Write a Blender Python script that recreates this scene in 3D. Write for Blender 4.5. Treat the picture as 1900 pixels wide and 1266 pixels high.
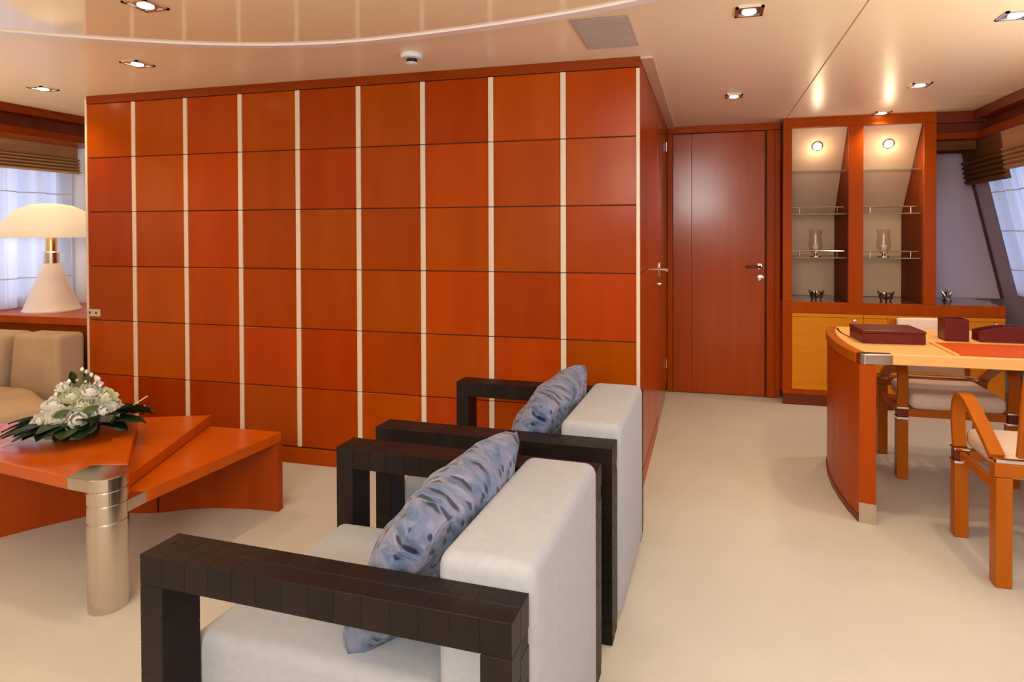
import bpy, bmesh, math, random
from mathutils import Vector, Matrix
random.seed(7)
S = bpy.context.scene
for o in list(bpy.data.objects): bpy.data.objects.remove(o)
COL = S.collection
R = math.radians
PI = math.pi

# ------------------------------------------------------------------ camera, world, light, exposure
cam = bpy.data.cameras.new('camera'); camo = bpy.data.objects.new('camera', cam); COL.objects.link(camo)
F, CY, YAW, PIT, ROL, CX = 1112.56, 444.05, 0.2418313, 0.0118125, -0.0024192, 1037.94
c, s = math.cos(YAW), math.sin(YAW)
r0, f0, u0 = Vector((c, s, 0)), Vector((-s, c, 0)), Vector((0, 0, 1))
fw = f0*math.cos(PIT) - u0*math.sin(PIT); u1 = u0*math.cos(PIT) + f0*math.sin(PIT)
rr = r0*math.cos(ROL) + u1*math.sin(ROL); uu = u1*math.cos(ROL) - r0*math.sin(ROL)
M = Matrix((rr, uu, -fw)).transposed().to_4x4(); M.translation = Vector((0.31237, -2.87684, 1.28444))
camo.matrix_world = M
cam.sensor_fit = 'HORIZONTAL'; cam.sensor_width = 36; cam.lens = F/1900*36
cam.shift_x = (950-CX)/1900; cam.shift_y = (CY-633)/1900; cam.clip_start = 0.02
S.camera = camo
S.view_settings.view_transform = 'Standard'; S.view_settings.look = 'None'
S.view_settings.exposure = 0.30; S.view_settings.gamma = 1.0
S.view_settings.use_curve_mapping = False

W = bpy.data.worlds.new('world'); S.world = W; W.use_nodes = True
bg = W.node_tree.nodes['Background']; bg.inputs[0].default_value = (0.50, 0.62, 1.0, 1); bg.inputs[1].default_value = 0.5

H = 2.122
def lamp(name, kind, loc, energy, col, rot=(0, 0, 0), **kw):
    l = bpy.data.lights.new(name, kind); l.energy = energy; l.color = col
    for k, v in kw.items(): setattr(l, k, v)
    o = bpy.data.objects.new(name, l); o.location = loc; o.rotation_euler = rot; COL.objects.link(o); return o
WARM = (1.0, 0.765, 0.45)
# daylight through the aft window behind the camera and the windows of both sides
lamp('daylight_aft', 'AREA', (-0.1, -3.78, 1.80), 30, (1.0, 0.97, 0.93), (R(90), 0, 0), shape='RECTANGLE', size=1.3, size_y=0.50)
lamp('daylight_left', 'AREA', (-4.75, 0.1, 1.35), 6.5, (0.80, 0.86, 1.0), (0, R(-90), 0), shape='RECTANGLE', size=1.1, size_y=1.2)
lamp('daylight_right', 'AREA', (2.95, -0.4, 1.40), 34, (0.58, 0.72, 1.0), (0, R(90), 0), shape='RECTANGLE', size=1.1, size_y=4.8)
# added fill spots, unseen and without fittings, pointing up to brighten the ceiling
NEUT = (1.0, 0.90, 0.78)
for ux, uy, ue, uc in ((-3.6, -3.3, 46, NEUT), (-1.4, -3.6, 56, NEUT), (0.6, -3.6, 52, NEUT), (2.0, -3.0, 62, NEUT), (2.05, -0.9, 88, WARM), (-3.9, -1.4, 66, WARM)):
    lamp('ceiling_fill', 'SPOT', (ux, uy, 0.95), ue, uc, (R(180), 0, 0), spot_size=R(160), spot_blend=1.0, shadow_soft_size=0.10)

# ------------------------------------------------------------------ materials
def mat(name, col, rough=0.5, metal=0.0, spec=0.5, coat=0.0, noise=None, bump=None, vary=0.0, trans=0.0, emit=None, alpha=None, ior=1.45, sheen=0.0, hue=0.0):
    m = bpy.data.materials.new(name); m.use_nodes = True; nt = m.node_tree; b = nt.nodes['Principled BSDF']
    b.inputs['Base Color'].default_value = (*col, 1); b.inputs['Roughness'].default_value = rough
    b.inputs['Metallic'].default_value = metal; b.inputs['Specular IOR Level'].default_value = spec
    b.inputs['Coat Weight'].default_value = coat; b.inputs['Coat Roughness'].default_value = 0.12
    b.inputs['Transmission Weight'].default_value = trans; b.inputs['IOR'].default_value = ior
    if sheen: b.inputs['Sheen Weight'].default_value = sheen
    if emit: b.inputs['Emission Color'].default_value = (*emit[0], 1); b.inputs['Emission Strength'].default_value = emit[1]
    if noise or bump or vary:
        tc = nt.nodes.new('ShaderNodeTexCoord'); mp = nt.nodes.new('ShaderNodeMapping'); nt.links.new(tc.outputs['Object'], mp.inputs[0])
    last = None
    if noise:     # (scale xyz, colour2, detail)
        sc, c2, det = noise
        mp.inputs['Scale'].default_value = sc
        n = nt.nodes.new('ShaderNodeTexNoise'); n.inputs['Scale'].default_value = 1; n.inputs['Detail'].default_value = det
        nt.links.new(mp.outputs[0], n.inputs['Vector'])
        if vary:
            oi = nt.nodes.new('ShaderNodeObjectInfo'); n.noise_dimensions = '4D'
            mu = nt.nodes.new('ShaderNodeMath'); mu.operation = 'MULTIPLY'; mu.inputs[1].default_value = 40
            nt.links.new(oi.outputs['Random'], mu.inputs[0]); nt.links.new(mu.outputs[0], n.inputs['W'])
        rp = nt.nodes.new('ShaderNodeValToRGB'); rp.color_ramp.elements[0].position = 0.32; rp.color_ramp.elements[1].position = 0.68
        rp.color_ramp.elements[0].color = (*col, 1); rp.color_ramp.elements[1].color = (*c2, 1)
        nt.links.new(n.outputs['Fac'], rp.inputs[0]); last = rp.outputs[0]
        if vary:
            hs = nt.nodes.new('ShaderNodeHueSaturation'); mr = nt.nodes.new('ShaderNodeMapRange')
            mr.inputs['To Min'].default_value = 1-vary; mr.inputs['To Max'].default_value = 1+vary
            nt.links.new(oi.outputs['Random'], mr.inputs[0]); nt.links.new(mr.outputs[0], hs.inputs['Value']); nt.links.new(last, hs.inputs['Color'])
            last = hs.outputs[0]
            if hue:
                m3 = nt.nodes.new('ShaderNodeMath'); m3.operation = 'MULTIPLY'; m3.inputs[1].default_value = 7.31; m4 = nt.nodes.new('ShaderNodeMath'); m4.operation = 'FRACT'
                m5 = nt.nodes.new('ShaderNodeMapRange'); m5.inputs['To Min'].default_value = 0.5-hue; m5.inputs['To Max'].default_value = 0.5+hue
                nt.links.new(oi.outputs['Random'], m3.inputs[0]); nt.links.new(m3.outputs[0], m4.inputs[0]); nt.links.new(m4.outputs[0], m5.inputs[0]); nt.links.new(m5.outputs[0], hs.inputs['Hue'])
        nt.links.new(last, b.inputs['Base Color'])
    if bump:      # (scale, strength, distance)
        n2 = nt.nodes.new('ShaderNodeTexNoise'); n2.inputs['Scale'].default_value = bump[0]; n2.inputs['Detail'].default_value = 5
        nt.links.new(tc.outputs['Object'], n2.inputs['Vector'])
        bp = nt.nodes.new('ShaderNodeBump'); bp.inputs['Strength'].default_value = bump[1]; bp.inputs['Distance'].default_value = bump[2]
        nt.links.new(n2.outputs['Fac'], bp.inputs['Height']); nt.links.new(bp.outputs[0], b.inputs['Normal'])
    return m
MT = {}
MT['panel'] = mat('cherry_panel', (0.355, 0.046, 0.0005), 0.22, spec=0.16, noise=((7, 7, 1.0), (0.415, 0.063, 0.0007), 6), vary=0.14, hue=0.006)
MT['cherry'] = mat('cherry_wood', (0.39, 0.056, 0.001), 0.32, spec=0.15, noise=((14, 14, 1.2), (0.44, 0.072, 0.0012), 5))
MT['door'] = mat('door_wood', (0.38, 0.054, 0.001), 0.18, spec=0.5, noise=((18, 18, 1.2), (0.43, 0.066, 0.0012), 5))
MT['table'] = mat('table_wood', (0.52, 0.085, 0.002), 0.20, spec=0.45, noise=((3, 14, 14), (0.58, 0.102, 0.003), 5))
MT['table_base'] = mat('table_base_wood', (0.36, 0.05, 0.0015), 0.36, spec=0.25, noise=((12, 12, 1.2), (0.41, 0.062, 0.002), 5))
MT['chair_wood'] = mat('chair_wood', (0.43, 0.105, 0.0035), 0.3, spec=0.25, noise=((20, 20, 2), (0.48, 0.122, 0.0045), 5))
MT['maple'] = mat('maple_wood', (0.72, 0.255, 0.008), 0.36, spec=0.25, noise=((2, 16, 16), (0.78, 0.29, 0.011), 5))
MT['desk_top'] = mat('desk_top_wood', (0.84, 0.46, 0.155), 0.4, spec=0.3, noise=((2.0, 20, 20), (0.88, 0.50, 0.175), 5))
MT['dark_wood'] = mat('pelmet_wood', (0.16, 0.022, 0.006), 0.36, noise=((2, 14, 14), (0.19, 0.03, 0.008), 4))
MT['fascia'] = mat('dark_cherry', (0.24, 0.032, 0.001), 0.32, spec=0.2, noise=((2, 14, 14), (0.28, 0.042, 0.0012), 5))
MT['bulb'] = mat('warm_bulb', (1, 0.9, 0.75), 0.4, emit=((1.0, 0.86, 0.66), 5))
MT['joint'] = mat('dark_joint', (0.07, 0.016, 0.004), 0.6)
MT['inlay'] = mat('pale_inlay', (0.78, 0.62, 0.46), 0.35, noise=((30, 30, 3), (0.82, 0.66, 0.50), 3))
MT['ceiling'] = mat('ceiling_lacquer', (0.94, 0.79, 0.59), 0.30, spec=0.6, bump=(3, 0.02, 0.01))
MT['oval'] = mat('oval_gloss', (0.95, 0.80, 0.56), 0.06, spec=0.6, coat=0.2)
MT['band'] = mat('ceiling_band', (0.66, 0.47, 0.32), 0.3)
MT['trim_white'] = mat('trim_white', (0.88, 0.82, 0.80), 0.3)
MT['carpet'] = mat('carpet_cream', (0.585, 0.56, 0.50), 0.95, spec=0.1, noise=((2.5, 2.5, 2.5), (0.63, 0.605, 0.545), 8), bump=(420, 0.25, 0.004))
MT['wall'] = mat('wall_cream', (0.80, 0.74, 0.66), 0.5, noise=((3, 3, 3), (0.82, 0.76, 0.68), 3))
MT['lilac'] = mat('frost_panel', (0.58, 0.50, 0.60), 0.4, spec=0.3, noise=((3, 3, 3), (0.62, 0.54, 0.64), 3))
MT['niche'] = mat('niche_back', (0.74, 0.55, 0.41), 0.28, noise=((6, 6, 6), (0.78, 0.59, 0.44), 3))
MT['niche_side'] = mat('niche_side', (0.20, 0.035, 0.006), 0.6, spec=0.1, noise=((12, 12, 2), (0.24, 0.045, 0.008), 4))
MT['counter'] = mat('dark_counter', (0.10, 0.055, 0.05), 0.12, coat=0.5, noise=((30, 30, 30), (0.15, 0.09, 0.08), 6))
MT['leather'] = mat('brown_leather', (0.011, 0.0062, 0.0054), 0.42, spec=0.25, noise=((25, 25, 25), (0.015, 0.009, 0.0075), 5), vary=0.18, bump=(260, 0.12, 0.002))
MT['leather_core'] = mat('seam_leather', (0.012, 0.008, 0.007), 0.6, noise=((25, 25, 25), (0.016, 0.010, 0.008), 4))
MT['linen'] = mat('white_linen', (0.40, 0.415, 0.45), 0.9, spec=0.1, noise=((60, 60, 60), (0.43, 0.445, 0.48), 4), bump=(9, 0.10, 0.02), sheen=0.1)
MT['sofa'] = mat('sofa_beige', (0.50, 0.36, 0.23), 0.85, spec=0.1, noise=((5, 5, 5), (0.56, 0.41, 0.27), 6), bump=(8, 0.25, 0.03))
MT['seat'] = mat('seat_cream', (0.78, 0.62, 0.50), 0.85, spec=0.2, noise=((30, 30, 30), (0.82, 0.66, 0.54), 4), bump=(60, 0.1, 0.004))
MT['steel'] = mat('brushed_steel', (0.66, 0.59, 0.52), 0.18, metal=1.0, noise=((60, 60, 1), (0.70, 0.63, 0.56), 2))
MT['chrome'] = mat('chrome', (0.80, 0.76, 0.72), 0.12, metal=1.0, noise=((60, 60, 60), (0.84, 0.80, 0.76), 2))
MT['black'] = mat('black_metal', (0.02, 0.016, 0.014), 0.4, noise=((50, 50, 50), (0.026, 0.020, 0.018), 2))
MT['lens'] = mat('lit_lens', (1, 0.9, 0.75), 0.4, emit=((1.0, 0.84, 0.60), 14))
MT['puck'] = mat('lit_puck', (1, 0.9, 0.75), 0.4, emit=((1.0, 0.86, 0.62), 30))
MT['white_plastic'] = mat('white_plastic', (0.82, 0.80, 0.76), 0.35, noise=((20, 20, 20), (0.84, 0.82, 0.78), 2))
MT['ivory'] = mat('ivory_plastic', (0.62, 0.54, 0.40), 0.35, noise=((20, 20, 20), (0.65, 0.57, 0.43), 2))
MT['grille'] = mat('grille_grey', (0.50, 0.44, 0.39), 0.6, noise=((40, 40, 40), (0.53, 0.47, 0.42), 3))
MT['red_leather'] = mat('oxblood_leather', (0.105, 0.008, 0.004), 0.34, spec=0.4, noise=((40, 40, 40), (0.125, 0.011, 0.005), 4), bump=(300, 0.15, 0.001))
MT['blotter'] = mat('red_blotter', (0.56, 0.075, 0.004), 0.55, spec=0.12, noise=((40, 40, 40), (0.60, 0.085, 0.006), 4))
MT['petal'] = mat('white_petal', (0.86, 0.84, 0.74), 0.6, noise=((40, 40, 40), (0.90, 0.88, 0.80), 3), sheen=0.2)
MT['petal_green'] = mat('greenish_petal', (0.72, 0.76, 0.50), 0.6, noise=((40, 40, 40), (0.80, 0.82, 0.60), 3))
MT['leaf'] = mat('dark_leaf', (0.018, 0.045, 0.014), 0.42, noise=((20, 20, 20), (0.035, 0.075, 0.022), 4))
MT['leaf_mid'] = mat('mid_leaf', (0.09, 0.15, 0.03), 0.45, noise=((20, 20, 20), (0.13, 0.20, 0.05), 4))
MT['stem_pale'] = mat('pale_stem', (0.66, 0.60, 0.36), 0.5, noise=((20, 20, 20), (0.72, 0.64, 0.42), 3))
MT['blind'] = mat('blind_fabric', (0.42, 0.24, 0.10), 0.8, noise=((3, 3, 40), (0.50, 0.30, 0.13), 4))
MT['blind_dark'] = mat('dark_blind_fabric', (0.13, 0.055, 0.018), 0.85, spec=0.1, noise=((3, 3, 40), (0.17, 0.075, 0.026), 4))
MT['batten'] = mat('batten_wood', (0.10, 0.035, 0.02), 0.5, noise=((12, 12, 2), (0.12, 0.045, 0.025), 3))
MT['brass'] = mat('pale_brass', (0.80, 0.62, 0.30), 0.25, metal=1.0, noise=((60, 60, 60), (0.84, 0.66, 0.34), 2))
MT['lamp_foot'] = mat('white_lacquer', (0.86, 0.78, 0.72), 0.3, noise=((20, 20, 20), (0.88, 0.80, 0.74), 2))
def glass(name, tint, a, rough=0.02):
    m = bpy.data.materials.new(name); m.use_nodes = True; nt = m.node_tree; nt.nodes.clear()
    o = nt.nodes.new('ShaderNodeOutputMaterial'); mx = nt.nodes.new('ShaderNodeMixShader'); t = nt.nodes.new('ShaderNodeBsdfTransparent'); g = nt.nodes.new('ShaderNodeBsdfGlossy')
    lw = nt.nodes.new('ShaderNodeLayerWeight'); lw.inputs[0].default_value = 0.5; fr = nt.nodes.new('ShaderNodeMath'); fr.operation = 'POWER'; fr.inputs[1].default_value = 4.0; nt.links.new(lw.outputs['Facing'], fr.inputs[0])
    ad = nt.nodes.new('ShaderNodeMath'); ad.operation = 'MULTIPLY_ADD'; ad.inputs[1].default_value = 0.7; ad.inputs[2].default_value = a; nt.links.new(fr.outputs[0], ad.inputs[0])
    t.inputs[0].default_value = (*tint, 1); g.inputs['Roughness'].default_value = rough
    nt.links.new(ad.outputs[0], mx.inputs[0]); nt.links.new(t.outputs[0], mx.inputs[1]); nt.links.new(g.outputs[0], mx.inputs[2]); nt.links.new(mx.outputs[0], o.inputs[0])
    return m
MT['pane'] = glass('window_glass', (0.97, 0.98, 1.0), 0.02)
MT['shelf_glass'] = glass('shelf_glass', (0.90, 0.92, 0.88), 0.06)
MT['clear_glass'] = glass('clear_glass', (0.93, 0.88, 0.83), 0.04)
MT['shelf_edge'] = mat('shelf_edge_glass', (0.20, 0.20, 0.15), 0.15, noise=((40, 40, 40), (0.25, 0.25, 0.19), 2))
def sheer(name, col, tw):
    m = bpy.data.materials.new(name); m.use_nodes = True; nt = m.node_tree; nt.nodes.clear()
    o = nt.nodes.new('ShaderNodeOutputMaterial'); mx = nt.nodes.new('ShaderNodeMixShader'); d = nt.nodes.new('ShaderNodeBsdfDiffuse'); t = nt.nodes.new('ShaderNodeBsdfTranslucent')
    tc = nt.nodes.new('ShaderNodeTexCoord'); n = nt.nodes.new('ShaderNodeTexNoise'); n.inputs['Scale'].default_value = 300
    rp = nt.nodes.new('ShaderNodeValToRGB'); rp.color_ramp.elements[0].color = (*[v*0.92 for v in col], 1); rp.color_ramp.elements[1].color = (*col, 1)
    nt.links.new(tc.outputs['Object'], n.inputs['Vector']); nt.links.new(n.outputs['Fac'], rp.inputs[0])
    nt.links.new(rp.outputs[0], d.inputs[0]); nt.links.new(rp.outputs[0], t.inputs[0]); mx.inputs[0].default_value = tw
    nt.links.new(d.outputs[0], mx.inputs[1]); nt.links.new(t.outputs[0], mx.inputs[2]); nt.links.new(mx.outputs[0], o.inputs[0]); return m
MT['sheer'] = sheer('sheer_curtain', (0.80, 0.82, 0.92), 0.6)
MT['shade'] = sheer('opal_shade', (0.92, 0.88, 0.80), 0.55)
def pillow_mat():
    m = bpy.data.materials.new('blue_ruched'); m.use_nodes = True; nt = m.node_tree; b = nt.nodes['Principled BSDF']
    b.inputs['Roughness'].default_value = 0.45; b.inputs['Specular IOR Level'].default_value = 0.35; b.inputs['Sheen Weight'].default_value = 0.2
    tc = nt.nodes.new('ShaderNodeTexCoord'); sp = nt.nodes.new('ShaderNodeSeparateXYZ'); cb = nt.nodes.new('ShaderNodeCombineXYZ')
    nt.links.new(tc.outputs['Object'], sp.inputs[0]); nt.links.new(sp.outputs['Y'], cb.inputs['X']); nt.links.new(sp.outputs['Z'], cb.inputs['Y'])
    xs_ = nt.nodes.new('ShaderNodeMath'); xs_.operation = 'MULTIPLY'; xs_.inputs[1].default_value = 0.6; nt.links.new(sp.outputs['X'], xs_.inputs[0]); nt.links.new(xs_.outputs[0], cb.inputs['Z'])
    nz = nt.nodes.new('ShaderNodeTexNoise'); nz.inputs['Scale'].default_value = 22; nz.inputs['Detail'].default_value = 4; nz.inputs['Distortion'].default_value = 0.9
    nt.links.new(cb.outputs[0], nz.inputs['Vector'])
    rp = nt.nodes.new('ShaderNodeValToRGB'); e = rp.color_ramp.elements
    e[0].position = 0.30; e[0].color = (0.03, 0.055, 0.13, 1); e[1].position = 0.76; e[1].color = (0.30, 0.33, 0.44, 1)
    for p, q in ((0.42, (0.10, 0.15, 0.27)), (0.50, (0.16, 0.20, 0.31)), (0.60, (0.22, 0.22, 0.34))):
        k = e.new(p); k.color = (*q, 1)
    nt.links.new(nz.outputs['Fac'], rp.inputs[0])
    wp = nt.nodes.new('ShaderNodeVectorMath'); wp.operation = 'MULTIPLY_ADD'; wp.inputs[1].default_value = (0.012, 0.012, 0.012); nt.links.new(nz.outputs['Color'], wp.inputs[0]); nt.links.new(cb.outputs[0], wp.inputs[2])
    vo = nt.nodes.new('ShaderNodeTexVoronoi'); vo.voronoi_dimensions = '2D'; vo.inputs['Scale'].default_value = 30
    nt.links.new(wp.outputs[0], vo.inputs['Vector'])
    r2 = nt.nodes.new('ShaderNodeValToRGB'); r2.color_ramp.elements[0].position = 0.15; r2.color_ramp.elements[0].color = (0.05, 0.05, 0.10, 1); r2.color_ramp.elements[1].position = 0.25
    nt.links.new(vo.outputs['Distance'], r2.inputs[0])
    mx = nt.nodes.new('ShaderNodeMix'); mx.data_type = 'RGBA'; mx.blend_type = 'MULTIPLY'; mx.inputs[0].default_value = 0.9
    nt.links.new(rp.outputs[0], mx.inputs[6]); nt.links.new(r2.outputs[0], mx.inputs[7]); nt.links.new(mx.outputs[2], b.inputs['Base Color'])
    hsum = nt.nodes.new('ShaderNodeMath'); hsum.operation = 'MULTIPLY_ADD'; hsum.inputs[1].default_value = 0.7; nt.links.new(vo.outputs['Distance'], hsum.inputs[0]); nt.links.new(nz.outputs['Fac'], hsum.inputs[2])
    bp = nt.nodes.new('ShaderNodeBump'); bp.inputs['Strength'].default_value = 0.7; bp.inputs['Distance'].default_value = 0.014
    nt.links.new(hsum.outputs[0], bp.inputs['Height']); nt.links.new(bp.outputs[0], b.inputs['Normal'])
    return m
MT['pillow'] = pillow_mat()

# ------------------------------------------------------------------ helpers
def box(bm, x0, x1, y0, y1, z0, z1, bev=0.0, seg=2, m=None):
    t = bmesh.new()
    bmesh.ops.create_cube(t, size=1)
    for v in t.verts: v.co = Vector(((x0+x1)/2+v.co.x*(x1-x0), (y0+y1)/2+v.co.y*(y1-y0), (z0+z1)/2+v.co.z*(z1-z0)))
    if bev: bmesh.ops.bevel(t, geom=list(t.edges), offset=bev, segments=seg, profile=0.5, affect='EDGES')
    merge(bm, t, m)
def merge(bm, t, m=None):
    if m is not None: bmesh.ops.transform(t, matrix=m, verts=t.verts)
    me = bpy.data.meshes.new('tmp'); t.to_mesh(me); t.free(); bm.from_mesh(me); bpy.data.meshes.remove(me)
def prism(bm, pts, z0, z1, bev=0.0, seg=2, m=None):
    t = bmesh.new()
    lo = [t.verts.new((p[0], p[1], z0)) for p in pts]; hi = [t.verts.new((p[0], p[1], z1)) for p in pts]
    n = len(pts)
    t.faces.new(lo[::-1]); t.faces.new(hi)
    for i in range(n): t.faces.new((lo[i], lo[(i+1) % n], hi[(i+1) % n], hi[i]))
    bmesh.ops.recalc_face_normals(t, faces=t.faces)
    if bev: bmesh.ops.bevel(t, geom=list(t.edges), offset=bev, segments=seg, profile=0.5, affect='EDGES')
    merge(bm, t, m)
def lathe(bm, prof, n=32, cx=0, cy=0, cap=True, scallop=None, m=None):
    t = bmesh.new(); rings = []
    for r_, z in prof:
        ring = []
        for i in range(n):
            a = 2*PI*i/n; q = r_*(1+(scallop(a, z) if scallop else 0)); ring.append(t.verts.new((cx+q*math.cos(a), cy+q*math.sin(a), z)))
        rings.append(ring)
    for k in range(len(rings)-1):
        for i in range(n): t.faces.new((rings[k][i], rings[k][(i+1) % n], rings[k+1][(i+1) % n], rings[k+1][i]))
    if cap:
        t.faces.new(rings[0][::-1]); t.faces.new(rings[-1])
    bmesh.ops.recalc_face_normals(t, faces=t.faces)
    merge(bm, t, m)
def sweep(bm, path, w, h, up=(0, 0, 1), m=None, closed=False, side=None):
    """rectangular bar w (sideways) x h (thick) along a path"""
    t = bmesh.new(); rings = []; n = len(path); P = [Vector(p) for p in path]
    for i, p in enumerate(P):
        if closed: d = (P[(i+1) % n]-P[i-1]).normalized()
        else: d = (P[min(i+1, n-1)]-P[max(i-1, 0)]).normalized()
        if side: sd = Vector(side)
        else: sd = d.cross(Vector(up)).normalized()
        nn = sd.cross(d).normalized()
        rings.append([t.verts.new(p+sd*a*w/2+nn*b*h/2) for a, b in ((-1, -1), (1, -1), (1, 1), (-1, 1))])
    for k in range(n if closed else n-1):
        A, B = rings[k], rings[(k+1) % n]
        for i in range(4): t.faces.new((A[i], A[(i+1) % 4], B[(i+1) % 4], B[i]))
    if not closed: t.faces.new(rings[0][::-1]); t.faces.new(rings[-1])
    bmesh.ops.recalc_face_normals(t, faces=t.faces)
    merge(bm, t, m)
def tube(bm, path, r, n=8, m=None):
    t = bmesh.new(); rings = []; P = [Vector(p) for p in path]
    for i, p in enumerate(P):
        d = (P[min(i+1, len(P)-1)]-P[max(i-1, 0)]).normalized()
        a = d.orthogonal().normalized(); b = d.cross(a)
        rings.append([t.verts.new(p+(a*math.cos(2*PI*k/n)+b*math.sin(2*PI*k/n))*r) for k in range(n)])
    for k in range(len(P)-1):
        for i in range(n): t.faces.new((rings[k][i], rings[k][(i+1) % n], rings[k+1][(i+1) % n], rings[k+1][i]))
    t.faces.new(rings[0][::-1]); t.faces.new(rings[-1]); bmesh.ops.recalc_face_normals(t, faces=t.faces); merge(bm, t, m)
def mesh_of(name, bm, material, smooth=False):
    me = bpy.data.meshes.new(name); bm.to_mesh(me); bm.free(); me.materials.append(MT[material] if isinstance(material, str) else material)
    if smooth:
        me.polygons.foreach_set('use_smooth', [True]*len(me.polygons))
        try: me.set_sharp_from_angle(angle=R(40))
        except Exception: pass
    return me
def obj(name, bm, material, parent=None, smooth=False, label=None, loc=None, rot=None):
    me = bm if isinstance(bm, bpy.types.Mesh) else mesh_of(name, bm, material, smooth)
    o = bpy.data.objects.new(name, me); COL.objects.link(o)
    if parent: o.parent = parent
    if loc: o.location = loc
    if rot: o.rotation_euler = rot
    if label: o['label'] = label
    return o
def B(*a, **k):
    bm = bmesh.new(); box(bm, *a, **k); return bm
def thing(name, label, cat, loc=(0, 0, 0), rz=0.0, group=None):
    o = bpy.data.objects.new(name, None); COL.objects.link(o); o.location = loc; o.rotation_euler = (0, 0, rz); o.empty_display_size = 0.1
    o['label'] = label; o['category'] = cat
    if group: o['group'] = group
    return o
def tag(o, label, cat, group=None):
    o['label'] = label; o['category'] = cat
    if group: o['group'] = group
    return o
def struct(name, bm, material, label, cat, parent=None, smooth=False):
    o = obj(name, bm, material, parent, smooth)
    if not parent: o['kind'] = 'structure'; o['label'] = label; o['category'] = cat
    return o
def copy_tree(o, parent=None):
    n = o.copy(); COL.objects.link(n)
    if parent: n.parent = parent
    for ch in list(o.children): copy_tree(ch, n)
    return n

# ------------------------------------------------------------------ shell
XL, YR = -4.45, -3.95          # left window wall, aft wall
struct('floor', B(-4.9, 3.2, YR-0.1, 3.0, -0.08, 0.0), 'carpet', 'cream carpet covering the whole saloon floor', 'floor')
ce = struct('ceiling', B(-4.9, 3.2, YR-0.1, 3.0, H+0.006, H+0.10), 'joint', 'warm cream lacquered ceiling with recessed spotlights', 'ceiling')
def cpanel(x0, x1, y0, y1): return obj('ceiling_panel', B(x0, x1, y0, y1, H, H+0.008, bev=0.0015, seg=1), 'ceiling', ce)
cpanel(-4.9, 0.878, YR-0.1, 3.0); cpanel(0.882, 3.2, YR-0.1, 1.298); cpanel(0.882, 3.2, 1.302, 3.0)

# ceiling oval: glossy panel with a pale rim
arc = [(-2.487, -1.04), (-2.257, -.892), (-2.083, -.796), (-1.85, -.69), (-1.61, -.615), (-1.40, -.573), (-1.198, -.553), (-1.0, -.556), (-.804, -.571), (-.438, -.612), (.003, -.698), (.40, -.85), (.72, -1.10), (.88, -1.50), (.80, -1.95), (.5, -2.35), (0, -2.7), (-.7, -2.95), (-1.5, -2.95), (-2.2, -2.75), (-2.75, -2.35), (-3.0, -1.9), (-2.95, -1.5), (-2.75, -1.25)]
def smooth_loop(pts, k=4):
    out = []; n = len(pts)
    for i in range(n):
        p0, p1, p2, p3 = [Vector((*pts[(i+j) % n], 0)) for j in (-1, 0, 1, 2)]
        for j in range(k):
            t = j/k; out.append(0.5*((2*p1)+(-p0+p2)*t+(2*p0-5*p1+4*p2-p3)*t*t+(-p0+3*p1-3*p2+p3)*t**3))
    return out
loop = smooth_loop(arc)
ov = thing('ceiling_oval', 'large glossy oval ceiling panel with pale rim above the seating area', 'ceiling panel', (-1.05, -1.75, H-0.014))
off = Vector((-1.05, -1.75, 0))
bm = bmesh.new(); prism(bm, [((p-off).x, (p-off).y) for p in loop], 0.004, 0.0135); obj('gloss_panel', bm, 'oval', ov)
bm = bmesh.new(); sweep(bm, [(p-off)+Vector((0, 0, 0.004)) for p in loop], 0.045, 0.016, closed=True); obj('rim', bm, 'trim_white', ov, label='pale white curved rim of the oval')

# panelled block: front wall (y = 0)
PW, RH, ZB = 0.37738, 0.33, 0.0934
XE = -3.387
wf = struct('wall_front', B(XE+0.02, -0.006, 0.010, 0.06, 0.0, H), 'joint', 'wall of square cherry panels with pale vertical inlay strips', 'wall')
pm = mesh_of('panel', B(-(PW-0.034)/2, (PW-0.034)/2, 0.0, 0.012, 0.0025, RH-0.0025, bev=0.002, seg=1), 'panel')
x9 = -8*PW-0.015; wl = x9-(XE+0.016)
pm2 = mesh_of('panel', B(-wl/2, wl/2, 0.0, 0.012, 0.0025, RH-0.0025, bev=0.002, seg=1), 'panel')
sm = mesh_of('inlay_strip', B(-0.014, 0.014, -0.002, 0.012, 0.002, RH-0.002, bev=0.0015, seg=1), 'inlay')
for j in range(6):
    z = ZB+j*RH
    for k in range(8):
        obj('panel', pm, None, wf, loc=(-(k+0.5)*PW+(-0.008 if k == 0 else 0)*0, 0, z))
        obj('inlay_strip', sm, None, wf, loc=(-(k+1)*PW, 0, z))
    obj('panel', pm2, None, wf, loc=(x9-wl/2, 0, z))
obj('corner_strip', B(-0.018, -0.001, -0.003, 0.012, ZB, ZB+6*RH-0.006, bev=0.002), 'inlay', wf)
obj('corner_strip', B(XE, XE+0.016, -0.003, 0.05, 0.0, H-0.02, bev=0.002), 'inlay', wf)
struct('trim_1', B(XE+0.016, -0.001, -0.004, 0.012, ZB+6*RH+0.001, H, bev=0.002), 'fascia', 'dark cherry fascia strip above the square panels', 'trim')
struct('baseboard_front', B(XE+0.016, -0.001, -0.002, 0.012, 0.0, ZB-0.006, bev=0.002), 'cherry', 'cherry skirting along the foot of the panelled wall', 'baseboard')

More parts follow.
